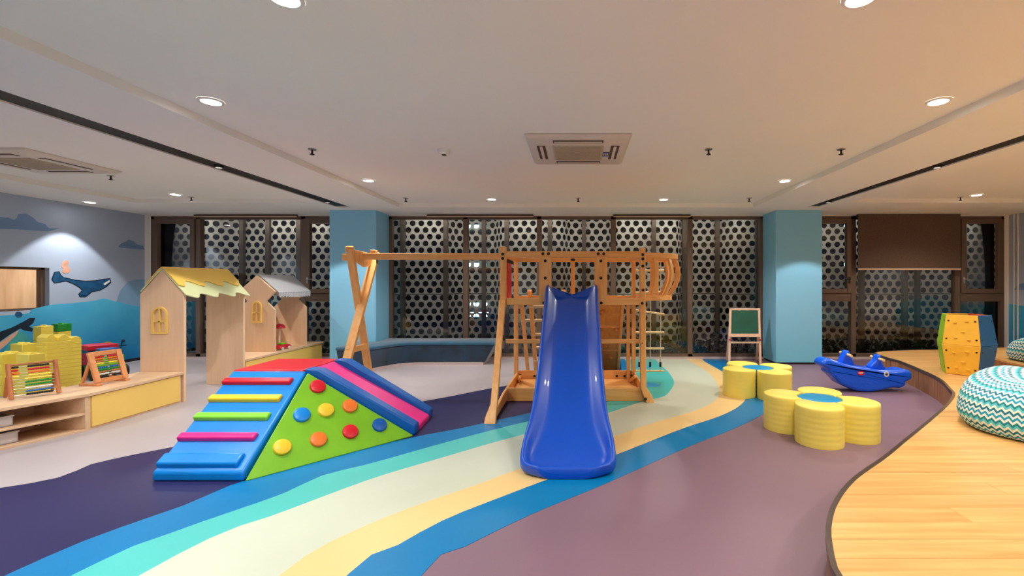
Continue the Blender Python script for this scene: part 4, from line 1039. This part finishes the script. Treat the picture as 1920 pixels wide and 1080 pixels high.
# ================================================================== BEAN BAGS
def bean(cx, cy, z, R, H, label, seed):
    rnd = random.Random(seed); n = 72
    prof = catmull([(0.70, 0.0), (0.90, 0.012), (0.99, 0.16), (1.0, 0.34), (0.95, 0.60), (0.84, 0.82), (0.62, 0.96), (0.36, 0.99), (0.12, 0.95), (0.01, 0.94)], 6)
    ph = [rnd.uniform(0, 6.28) for _ in range(6)]
    vs = []; uv = []; arc_ = 0.0; m = len(prof)
    arcs = [0.0]
    for a, b in zip(prof, prof[1:]): arcs.append(arcs[-1] + math.dist((a[0]*R, a[1]*H), (b[0]*R, b[1]*H)))
    for i, (r, h) in enumerate(prof):
        for k in range(n):
            a = 2*PI*k/n
            wob = 1 + 0.035*math.sin(2*a+ph[0]) + 0.025*math.sin(3*a+ph[1]) + 0.015*math.sin(5*a + ph[2] + 3*h)
            hh = h*H*(1 + 0.10*math.sin(a+ph[3])*h + 0.05*math.sin(2*a+ph[4])*h + 0.03*math.sin(4*a+ph[5])*h)
            vs.append((cx + r*R*wob*math.cos(a), cy + r*R*wob*math.sin(a), z + hh))
    fs = []
    for i in range(m-1):
        for k in range(n): fs.append((i*n+k, i*n+(k+1) % n, (i+1)*n+(k+1) % n, (i+1)*n+k))
    fs += [tuple(range(n-1, -1, -1)), tuple((m-1)*n+k for k in range(n))]
    o = MB().add(vs, fs).build('bean_bag', 'knit', angle=80)
    uvl = o.data.uv_layers.new(name='UVMap')
    nq = (m-1)*n
    for pi2, p_ in enumerate(o.data.polygons):
        for li in p_.loop_indices:
            vi = o.data.loops[li].vertex_index; i, k = divmod(vi, n)
            if pi2 < nq and (pi2 % n) == n-1 and k == 0: k = n
            uvl.data[li].uv = (k/n*2*PI*R*0.96, arcs[i])
    tag(o, label, 'bean bag', 'zigzag knit bean bags'); return o
bean(3.59, 3.44, PZ+0.002, 0.56, 0.40, 'large turquoise and white zigzag bean bag on the front of the deck', 5)
bean(6.22, 5.92, P2+0.004, 0.46, 0.30, 'small turquoise zigzag bean bag on the upper step at the right edge', 8)

# ================================================================== CHALKBOARD EASEL
ea = thing('chalkboard_easel', 'light wood standing easel with a green chalkboard', 'easel', (2.86, 8.0, 0))
exl, exr = 2.62, 3.16
def elean(z): return 7.84 + z/0.94*0.17
for xt, xb in ((exl+0.06, exl-0.02), (exr+0.02, exr-0.02)):
    MB().bar((xt, elean(0.95), 0.95), (xb, elean(0), 0), 0.038, 0.028, (0, 1, 0)).build('front_leg', 'easel', ea, bevel=0.004)
    MB().bar((xt+0.02, elean(0.92)+0.03, 0.92), (xb+0.09, 8.24, 0), 0.034, 0.026, (0, 1, 0)).build('rear_leg', 'easel', ea, bevel=0.004)
def erow(z, x0, x1, h, name): MB().bar((x0, elean(z)-0.004, z), (x1, elean(z)-0.004, z), 0.026, h).build(name, 'easel', ea, bevel=0.004)
erow(0.94, exl+0.04, exr+0.04, 0.036, 'top_rail'); erow(0.50, exl+0.0, exr+0.02, 0.04, 'board_rail'); erow(0.37, exl+0.0, exr+0.0, 0.03, 'crossbar')
MB().bar((exl+0.045, elean(0.72)-0.003, 0.72), (exr+0.01, elean(0.72)-0.003, 0.72), 0.012, 0.40, (0, 0.18, 1)).build('chalkboard', 'chalk', ea, smooth=False)
MB().box(exl+0.02, exr, elean(0.48)-0.07, elean(0.48)-0.02, 0.47, 0.485).build('tray', 'easel', ea, bevel=0.003)
for x in (exl+0.01, exr+0.0): MB().lathe([(0.014, -0.014), (0.02, 0), (0.014, 0.014)], (x, elean(0.42)-0.03, 0.42), 10).build('knob', 'red', ea)

# ================================================================== VELVET BENCH
bench = thing('bench', 'dark blue velvet L shaped bench under the middle window', 'bench', (-2.6, 7.8, 0))
pl = [(-3.46, 7.80), (-3.80, 7.80), (-3.80, 7.12), (-3.30, 7.11), (-3.16, 7.36), (-3.0, 7.64), (-2.8, 7.73), (-2.5, 7.75), (-1.43, 7.75), (-1.41, 8.05), (-1.41, 8.30), (-3.46, 8.30)]
def scl(poly, d):
    g = grow(poly, -d); return g
bl = scl(pl, 0.05); bl[8] = (-1.60, 7.80); bl[9] = (-1.60, 8.05); bl[10] = (-1.60, 8.29)
n = len(pl)
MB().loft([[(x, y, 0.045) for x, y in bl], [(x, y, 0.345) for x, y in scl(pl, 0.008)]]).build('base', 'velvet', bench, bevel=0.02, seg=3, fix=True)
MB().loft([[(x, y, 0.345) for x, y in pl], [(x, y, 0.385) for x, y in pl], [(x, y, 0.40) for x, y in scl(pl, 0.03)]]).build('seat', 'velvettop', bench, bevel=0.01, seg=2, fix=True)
pp_ = scl(pl, 0.02); pp_[8] = (-1.62, 7.76); pp_[9] = (-1.62, 8.0); pp_[10] = (-1.62, 8.28)
MB().prism(pp_, 'z', 0, 0.045).build('plinth', 'plinth', bench, smooth=False)

# ================================================================== CABINETS AND PLAYHOUSES (left)
CZ = 0.357
def shelfbox(t, x0, x1, y0, y1, z0, z1, th=0.022, shelf=None):
    """carcass open towards +x"""
    MB().box(x0, x1, y0, y1, z0, z0+th).build('bottom', 'maplex', t, bevel=0.002, seg=1)
    MB().box(x0, x1, y0, y0+th, z0+th, z1).build('side', 'maplex', t, bevel=0.002, seg=1); MB().box(x0, x1, y1-th, y1, z0+th, z1).build('side', 'maplex', t, bevel=0.002, seg=1)
    MB().box(x0, x0+0.012, y0+th, y1-th, z0+th, z1).build('back', 'maplex', t, smooth=False)
    if shelf: MB().box(x0+0.012, x1-0.01, y0+th, y1-th, shelf, shelf+0.018).build('shelf', 'maplex', t, bevel=0.002, seg=1)
cab = thing('low_cabinet', 'low wood cabinet with a yellow front panel joined to the playhouse', 'cabinet', (-4.9, 4.83, 0))
shelfbox(cab, -5.15, -4.655, 4.325, 5.335, 0.0, CZ-0.03)
MB().box(-4.665, -4.645, 4.35, 5.31, 0.025, CZ-0.035).build('front_panel', 'cabyel', cab, bevel=0.002, seg=1)
# open shelf unit, turned a little
sh = thing('open_shelf', 'low open wood shelf unit holding plastic bins at the left edge', 'shelf', (-4.64, 4.32, 0))
ORG[sh.name] = (0, 0, 0)
Rm = Matrix.Rotation(math.radians(-20), 3, 'Z')
def rotp(x, y): v = Rm @ Vector((x, y, 0)); return (v.x - 4.64, v.y + 4.32)
ORG[sh.name] = (-4.64, 4.32, 0)
Fa, Fb, Ba, Bb = (-4.645, 4.318), rotp(-0.008, -1.35), (-5.15, 4.318), rotp(-0.51, -1.35)
trap = [Fa, Fb, Bb, Ba]
MB().prism(trap, 'z', 0.0, 0.022).build('bottom', 'maplex', sh, bevel=0.002, seg=1)
MB().prism([(-4.65, 4.296), (-5.13, 4.296)] + [rotp(-0.49, -1.325), rotp(-0.02, -1.325)], 'z', 0.155, 0.173).build('shelf', 'maplex', sh, bevel=0.002, seg=1)
MB().prism([Fa, Ba, (-5.15, 4.296), (-4.652, 4.296)], 'z', 0.022, CZ-0.03).build('side', 'maplex', sh, bevel=0.002, seg=1)
MB().prism([Fb, Bb, rotp(-0.51, -1.325), rotp(-0.008, -1.325)], 'z', 0.022, CZ-0.03).build('side', 'maplex', sh, bevel=0.002, seg=1)
MB().prism([Ba, Bb, rotp(-0.495, -1.325), (-5.135, 4.296)], 'z', 0.022, CZ-0.03).build('back', 'maplex', sh, smooth=False)
def shp(x, y, z): v = Rm @ Vector((x, y, 0)); return (v.x - 4.64, v.y + 4.32, z)
for (ya, yb, z0, hh, lab) in ((-1.05, -0.45, 0.174, 0.09, 'translucent white bin on the upper shelf with a yellow scoop'), (-1.0, -0.42, 0.023, 0.10, 'translucent white bin on the lower shelf')):
    bn = thing('storage_bin', lab, 'bin', shp(-0.28, (ya+yb)/2, z0))
    ORG[bn.name] = (-0.28, (ya+yb)/2, z0)
    bn.rotation_euler.z = math.radians(-20)
    m = MB(); x0, x1 = -0.46, -0.09; th = 0.006
    m.box(x0, x1, ya, yb, z0, z0+th); m.box(x0, x0+th, ya, yb, z0, z0+hh); m.box(x1-th, x1, ya, yb, z0, z0+hh); m.box(x0, x1, ya, ya+th, z0, z0+hh); m.box(x0, x1, yb-th, yb, z0, z0+hh)
    m.build('bin_body', 'bin', bn, smooth=False)
    m = MB(); m.box(x1-0.002, x1+0.012, ya-0.006, yb+0.006, z0+hh-0.012, z0+hh); m.build('rim', 'bin', bn, bevel=0.003, seg=1)
    if z0 > 0.1: MB().lathe([(0.03, 0.05), (0.05, 0.07), (0.045, 0.10), (0.03, 0.115)], (x1-0.08, yb-0.10, z0), 16).build('scoop', 'brick', bn)
# continuous worktop over both
wt = MB().prism([(-4.632, 5.345), (-4.632, 4.322), rotp(0.008, -1.36), rotp(-0.53, -1.36), (-5.16, 4.318), (-5.16, 5.345)], 'z', CZ-0.03, CZ)
tag(wt.build('worktop', 'maplex', bevel=0.003), 'pale wood worktop over the low cabinet and open shelf', 'worktop')

def gable(x0, x1, ze, za, y0, y1, z0=0.0, notch=None):
    xm = (x0+x1)/2
    poly = [(x0, z0), (x1, z0)]
    if notch: zn, dn = notch; poly += [(x1, zn-dn), (x1-dn*0.95, zn), (x1, zn+dn)]
    poly += [(x1, ze), (xm, za), (x0, ze)]
    if notch: poly += [(x0, zn+dn), (x0+dn*0.95, zn), (x0, zn-dn)]
    return MB().prism(poly, 'y', y0, y1)
def little_window(t, par, cx, y, z0, z1, wd):
    r = wd/2; zc = z1 - r
    def arch(rr, zb): return [(cx-rr, zb)] + [(cx - rr*math.cos(PI*k/12), zc + rr*math.sin(PI*k/12)) for k in range(13)] + [(cx+rr, zb)]
    out = arch(r, z0); inn = arch(r-0.022, z0+0.022)
    n = len(out); m = MB(); vs = [(x, y, z) for x, z in out] + [(x, y, z) for x, z in inn] + [(x, y+0.02, z) for x, z in out] + [(x, y+0.02, z) for x, z in inn]
    fs = []
    for i in range(n):
        j = (i+1) % n
        fs += [(i, j, n+j, n+i), (2*n+i, 3*n+i, 3*n+j, 2*n+j), (i, 2*n+i, 2*n+j, j), (n+i, n+j, 3*n+j, 3*n+i)]
    m.add(vs, fs); fo = m.build('toy_window', 'cabyel', par, fix=True, label='small yellow arched toy window')
    b = MB(); b.box(cx-0.009, cx+0.009, y+0.002, y+0.018, z0+0.02, z1-0.02); b.box(cx-r+0.02, cx+r-0.02, y+0.002, y+0.018, (z0+zc)/2+0.02, (z0+zc)/2+0.038)
    b.build('glazing_bar', 'cabyel', fo, smooth=False)
def roof_sheet(ax, az, ex_, ez_, y0, y1, s0, s1, amp, wl, lift, th, mat, t, name, ph=0.0, style=0):
    d = Vector((ex_-ax, 0, ez_-az)); Ld = d.length; d.normalize(); nn = Vector((-d.z, 0, d.x))
    if nn.z < 0: nn = -nn
    N = 130; vs = []
    for i in range(N+1):
        y = y0 + (y1-y0)*i/N; u = ((y - y0)/wl + ph) % 1.0
        wv = 0.5 - 0.5*math.cos(PI*u/0.72) if u < 0.72 else 0.5 + 0.5*math.cos(PI*(u-0.72)/0.28)
        for s in (s0*Ld, s1*Ld + amp*(wv - 0.5)):
            for h in (lift, lift+th): vs.append(tuple(Vector((ax, y, az)) + d*s + nn*h))
    fs = []
    for i in range(N):
        k = i*4; l = k+4
        fs += [(k, k+2, l+2, l), (k+1, l+1, l+3, k+3), (k+2, k+3, l+3, l+2), (k, l, l+1, k+1)]
    fs += [(0, 1, 3, 2), (N*4, N*4+2, N*4+3, N*4+1)]
    return MB().add(vs, fs).build(name, mat, t, fix=True, smooth=False)
h1 = thing('playhouse', 'wooden playhouse gateway with a yellow and pale green scalloped roof', 'playhouse', (-4.9, 5.86, 0))
g_near = gable(-5.15, -4.635, 1.27, 1.555, 5.35, 5.385).build('gable_board', 'maple', h1, bevel=0.003)
gable(-5.15, -4.635, 1.27, 1.555, 6.30, 6.335).build('gable_board', 'maple', h1, bevel=0.003)
little_window(h1, g_near, (299-CX)/F*5.34, 5.33, at(0, 626, 5.33).z, at(0, 575, 5.33).z, 0.178)
for sgx in (1, -1):
    xm = -4.8925; exx = xm + sgx*(0.295 if sgx > 0 else 0.255); ezz = 1.56 - abs(exx-xm)*1.10
    roof_sheet(xm, 1.56, exx, ezz, 5.345, 6.345, 0.0, 0.98, 0.065, 0.29, 0.004, 0.012, 'roofgreen', h1, 'lower_roof_layer', 0.25)
    roof_sheet(xm, 1.56, exx, ezz, 5.345, 6.345, 0.0, 0.56, 0.085, 0.29, 0.020, 0.012, 'roofyel', h1, 'upper_roof_layer', 0.5)
MB().tube([(-4.8925, 5.345, 1.582), (-4.8925, 6.345, 1.582)], 0.012, 8).build('ridge', 'roofyel', h1)

cab2 = thing('low_cabinet', 'low yellow fronted cabinet under the grey roofed playhouse', 'cabinet', (-4.9, 7.3, 0))
MB().prism([(-4.66, 6.345), (-4.66, 8.28), (-5.27, 8.28), (-5.27, 7.02), (-5.15, 7.02), (-5.15, 6.345)], 'z', 0, CZ-0.05).build('body', 'maplex', cab2, bevel=0.002, seg=1)
MB().box(-4.66, -4.645, 6.37, 8.25, 0.03, CZ-0.055).build('front_panel', 'cabyel', cab2, bevel=0.002, seg=1)
MB().prism([(-4.635, 6.342), (-4.635, 8.29), (-5.28, 8.29), (-5.28, 7.01), (-5.16, 7.01), (-5.16, 6.342)], 'z', CZ-0.05, CZ-0.02).build('top', 'maplex', cab2, bevel=0.003)
zt2 = CZ - 0.02
h2 = thing('playhouse', 'wooden playhouse stall with a grey fabric canopy on the yellow cabinet', 'playhouse', (-4.97, 7.46, zt2))
g2n = gable(-5.26, -4.70, 1.275, 1.52, 7.05, 7.085, zt2, (1.125, 0.14)).build('gable_board', 'maple', h2, bevel=0.003)
gable(-5.26, -4.70, 1.275, 1.52, 7.86, 7.895, zt2, (1.125, 0.14)).build('gable_board', 'maple', h2, bevel=0.003)
MB().box(-5.26, -5.235, 7.085, 7.86, zt2, zt2+0.55).build('back_board', 'maple', h2, bevel=0.003)
little_window(h2, g2n, (482-CX)/F*7.05, 7.03, at(0, 605, 7.04).z, at(0, 565, 7.04).z, 0.155)
for sgx in (1, -1):
    xm = -4.98
    roof_sheet(xm, 1.525, xm + sgx*0.315, 1.245, 7.087, 7.93, 0.0, 1.0, 0.0, 0.1, 0.004, 0.012, 'roofgrey', h2, 'canopy')
fg = MB(); N = 90; vs = []
for i in range(N+1):
    y = 7.087 + 0.843*i/N; zz = 1.255; dp = 0.055 + 0.03*abs(math.sin(PI*i/7.5))
    for x in (-4.662, -4.656): vs += [(x + 0.006*math.sin(i*0.9), y, zz), (x + 0.010*math.sin(i*0.9), y, zz-dp)]
fs = []
for i in range(N):
    k = i*4; l = k+4
    fs += [(k, l, l+1, k+1), (k+2, k+3, l+3, l+2), (k+1, l+1, l+3, k+3)]
fg.add(vs, fs).build('canopy_fringe', 'roofgrey', h2, smooth=True, fix=True)
# toys in the stall
tc_ = thing('toy_car', 'small red toy car on the stall counter', 'toy car', (-4.76, 7.33, zt2))
MB().prism([(7.20, zt2+0.02), (7.46, zt2+0.02), (7.47, zt2+0.06), (7.40, zt2+0.075), (7.24, zt2+0.075), (7.19, zt2+0.05)], 'x', -4.83, -4.71).build('body', 'brickr', tc_, bevel=0.012)
MB().box(-4.81, -4.73, 7.27, 7.38, zt2+0.07, zt2+0.11).build('cabin', 'vgreen', tc_, bevel=0.012)
for y in (7.25, 7.41):
    for x in (-4.832, -4.708): MB().tube([(x-0.008, y, zt2+0.022), (x+0.008, y, zt2+0.022)], 0.022, 12).build('wheel', 'white', tc_)
ms = thing('toy_mushroom', 'red capped toy mushroom lamp at the back of the stall', 'toy', (-5.0, 7.62, zt2))
MB().lathe([(0.035, 0), (0.02, 0.02), (0.012, 0.06), (0.012, 0.29), (0.02, 0.31)], (-5.0, 7.62, zt2), 14).build('stem', 'white', ms)
MB().lathe([(0.02, 0.305), (0.085, 0.31), (0.08, 0.345), (0.05, 0.375), (0.01, 0.385)], (-5.0, 7.62, zt2), 18).build('cap', 'brickr', ms)

# ---- abacuses on the worktop
def bead_row(mb, p0, p1, groups, r):
    p0 = Vector(p0); p1 = Vector(p1)
    for a, b, n in groups:
        for k in range(n):
            c = p0.lerp(p1, a + (b-a)*(k+0.5)/n)
            mb.lathe([(r*0.45, -r*0.8), (r, -r*0.25), (r, r*0.25), (r*0.45, r*0.8)], tuple(c), 8)
BC = [M['blackmat'], M['brickr'], M['vorange'], M['brick'], M['brick'], M['brickg'], M['brickg'], M['white'], M['brickb'], M['blackmat'], M['blackmat']]
a1 = thing('abacus', 'abacus on splayed dark wood legs at the left end of the worktop', 'abacus', (-4.92, 4.17, CZ))
ORG[a1.name] = (0, 0, 0)
Wd, Ht = 0.285, 0.315
for s in (-1, 1):
    MB().tube([(s*Wd/2, 0.0, Ht), (s*Wd/2, -0.11, 0.012)], 0.017, 10).build('leg', 'abwood', a1); 
    MB().tube([(s*Wd/2, 0.015, Ht*0.62), (s*Wd/2, 0.075, 0.012)], 0.013, 10).build('rear_leg', 'abwood', a1)
MB().tube([(-Wd/2, 0.0, Ht-0.012), (Wd/2, 0.0, Ht-0.012)], 0.010, 8).build('top_bar', 'abwood', a1)
rr_ = random.Random(4)
for k in range(10):
    t_ = (k+0.8)/10.6; z = Ht - 0.012 - t_*(Ht-0.03); y = -0.11*(Ht-z)/Ht
    rod = MB().tube([(-Wd/2, y, z), (Wd/2, y, z)], 0.003, 6).build('rod', 'steel', a1)
    m = MB(); sp = rr_.uniform(0.2, 0.5)
    bead_row(m, (-Wd/2+0.022, y, z), (Wd/2-0.022, y, z), ((0.0, sp*0.5, 4), (0.38, 0.92, 9)) if k < 4 else ((0.28, 0.95, 11),), 0.0115)
    m.build('bead_row', BC[k], rod, kind='stuff')
a1.rotation_euler.z = math.radians(62); a1.location = (-5.045, 4.205, CZ)
a2 = thing('abacus', 'tilted light wood framed abacus in the middle of the worktop', 'abacus', (-4.865, 4.75, CZ))
ORG[a2.name] = (0, 0, 0)
W2, H2, tl = 0.30, 0.335, 0.10
fy = lambda z: tl*z/H2
for s in (-1, 1): MB().bar((s*(W2/2-0.025), fy(0.0), 0.03), (s*(W2/2-0.025), fy(H2), H2), 0.05, 0.026, (0, 1, 0)).build('frame_side', 'abwood2', a2, bevel=0.004)
for z in (0.045, H2-0.02): MB().bar((-W2/2+0.05, fy(z), z), (W2/2-0.05, fy(z), z), 0.024, 0.045).build('frame_rail', 'abwood2', a2, bevel=0.004)
for s in (-1, 1): MB().box(s*(W2/2-0.025)-0.024, s*(W2/2-0.025)+0.024, -0.03, 0.20, 0.0, 0.022).build('foot', 'abwood2', a2, bevel=0.004)
for s in (-1, 1): MB().bar((s*(W2/2-0.025), 0.185, 0.02), (s*(W2/2-0.025), fy(0.26)+0.012, 0.26), 0.022, 0.022).build('strut', 'abwood2', a2, bevel=0.003)
B2C = [M['brickr'], M['vorange'], M['abwood'], M['brick'], M['vgreen'], M['brickb'], M['brickg'], M['abwood'], M['white'], M['blackmat']]
for k in range(10):
    z = H2 - 0.055 - k*(H2-0.13)/9.5; y = fy(z)
    rod = MB().tube([(-W2/2+0.05, y, z), (W2/2-0.05, y, z)], 0.003, 6).build('rod', 'steel', a2)
    m = MB(); sp = rr_.uniform(0.3, 0.7); bead_row(m, (-W2/2+0.055, y, z), (W2/2-0.055, y, z), ((0.0, 0.45*sp+0.2, 5), (0.6, 1.0, 5)), 0.0115); m.build('bead_row', B2C[k], rod, kind='stuff')
a2.rotation_euler.z = math.radians(82)

# ---- toy bricks on the floor behind the cabinet
def brick(x, y, z, w, d, h, mat, label, rot=0.0, slope=False, studs=True):
    m = MB(); g = 0.0015
    if slope: m.prism([(-d/2+g, 0), (d/2-g, 0), (d/2-g, h*0.45), (d*0.12, h), (-d*0.12, h), (-d/2+g, h*0.6)], 'x', -w/2+g, w/2-g)
    else: m.box(-w/2+g, w/2-g, -d/2+g, d/2-g, 0, h)
    if studs and not slope:
        nx = max(1, round(w/0.12)); ny = max(1, round(d/0.12))
        for i in range(nx):
            for j in range(ny): m.lathe([(0.032, h), (0.032, h+0.014)], (-w/2 + w*(i+0.5)/nx, -d/2 + d*(j+0.5)/ny, 0), 10)
    me_o = m.build('toy_brick', mat, bevel=0.004, seg=1)
    # re-centre: the mesh was built around its own base centre
    me_o.location = (x, y, z); me_o.rotation_euler.z = rot
    return tag(me_o, label, 'toy brick', 'toy bricks behind the cabinet')
BR = math.radians(-14)
def col_at(px, Y): return (px-CX)/F*Y
xb, yb_ = -7.01, 6.15; LH = 0.052
def boff(x, y, dx, dy): return (x + dx*math.cos(BR) - dy*math.sin(BR), y + dx*math.sin(BR) + dy*math.cos(BR))
for k in range(12):
    brick(xb, yb_, k*LH, 0.20, 0.36, LH, 'brick', 'flat yellow toy brick, %s layer from the floor in the tall layered stack' % ordw[k], BR, studs=False)
for dy, w_, h_, lab in ((-0.125, 0.105, 0.10, 'left'), (0.005, 0.11, 0.085, 'middle'), (0.125, 0.10, 0.045, 'right')):
    q = boff(xb, yb_, 0, dy); brick(q[0], q[1], 12*LH, 0.19, w_, h_, 'brick', 'roof shaped yellow toy brick, %s one on top of the tall layered stack' % lab, BR, slope=True)
xt, yt = -7.52, 6.40
for k in range(4): brick(xt, yt, k*0.2, 0.17, 0.13, 0.2, 'brick', 'tall yellow toy brick, %s layer of the highest stack against the mural' % ordw[k], BR, studs=(k == 3))
xg, yg = -7.49, 6.60
for k in range(3): brick(xg, yg, k*0.235, 0.14, 0.14, 0.235, 'brick', 'yellow toy brick, %s layer below the green brick' % ordw[k], BR, studs=False)
brick(xg, yg, 0.705, 0.15, 0.15, 0.11, 'brickg', 'green toy brick on top of the back stack', BR)
for k in range(3): brick(-7.50, 6.16, k*0.195, 0.24, 0.15, 0.195, 'brick', 'yellow toy brick, %s layer of the stack beside the painted tail' % ordw[k], BR, studs=(k == 2))
for k in range(4): brick(-6.86, 5.70, k*0.13, 0.24, 0.15, 0.13, 'brick', 'yellow toy brick, %s layer of the front stack behind the dark abacus' % ordw[k], BR, studs=(k == 3))
for k in range(4): brick(-7.22, 5.74, k*0.13, 0.26, 0.20, 0.13, 'brick', 'yellow toy brick, %s layer of the stack cut by the left edge' % ordw[k], BR, studs=(k == 3))
brick(-6.60, 5.80, 0, 0.22, 0.2, 0.05, 'brick', 'flat yellow toy plate on the floor in front of the right hand stack', BR)
brick(-6.45, 5.38, 0, 0.30, 0.2, 0.05, 'brickg', 'flat green toy plate on the floor behind the dark abacus', BR)

# ---- toy truck made of bricks
tt = thing('toy_truck', 'red, blue and green brick built toy truck against the mural', 'toy truck', (-7.10, 6.80, 0)); ORG[tt.name] = (0, 0, 0)
def tp(name, mat, *b, **k): return MB().box(*b).build(name, mat, tt, bevel=0.008, **k)
tp('chassis', 'brickg', -0.30, 0.30, -0.16, 0.16, 0.10, 0.18); tp('cab', 'brickr', -0.30, -0.02, -0.15, 0.15, 0.18, 0.36); tp('cab_band', 'brickb', -0.305, -0.015, -0.155, 0.155, 0.36, 0.41)
tp('cab_roof', 'brickr', -0.32, 0.02, -0.17, 0.17, 0.41, 0.48); tp('load', 'vgreen', 0.02, 0.28, -0.14, 0.14, 0.18, 0.34); tp('load_block', 'brickb', 0.05, 0.2, -0.1, 0.1, 0.34, 0.44); tp('bumper', 'vorange', -0.34, -0.30, -0.14, 0.14, 0.10, 0.15)
for x in (-0.2, 0.2):
    for y in (-0.17, 0.17): MB().tube([(x, y-0.03, 0.09), (x, y+0.03, 0.09)], 0.09, 20).build('wheel', 'blackmat', tt, bevel=0.01)
tt.rotation_euler.z = math.radians(-25)
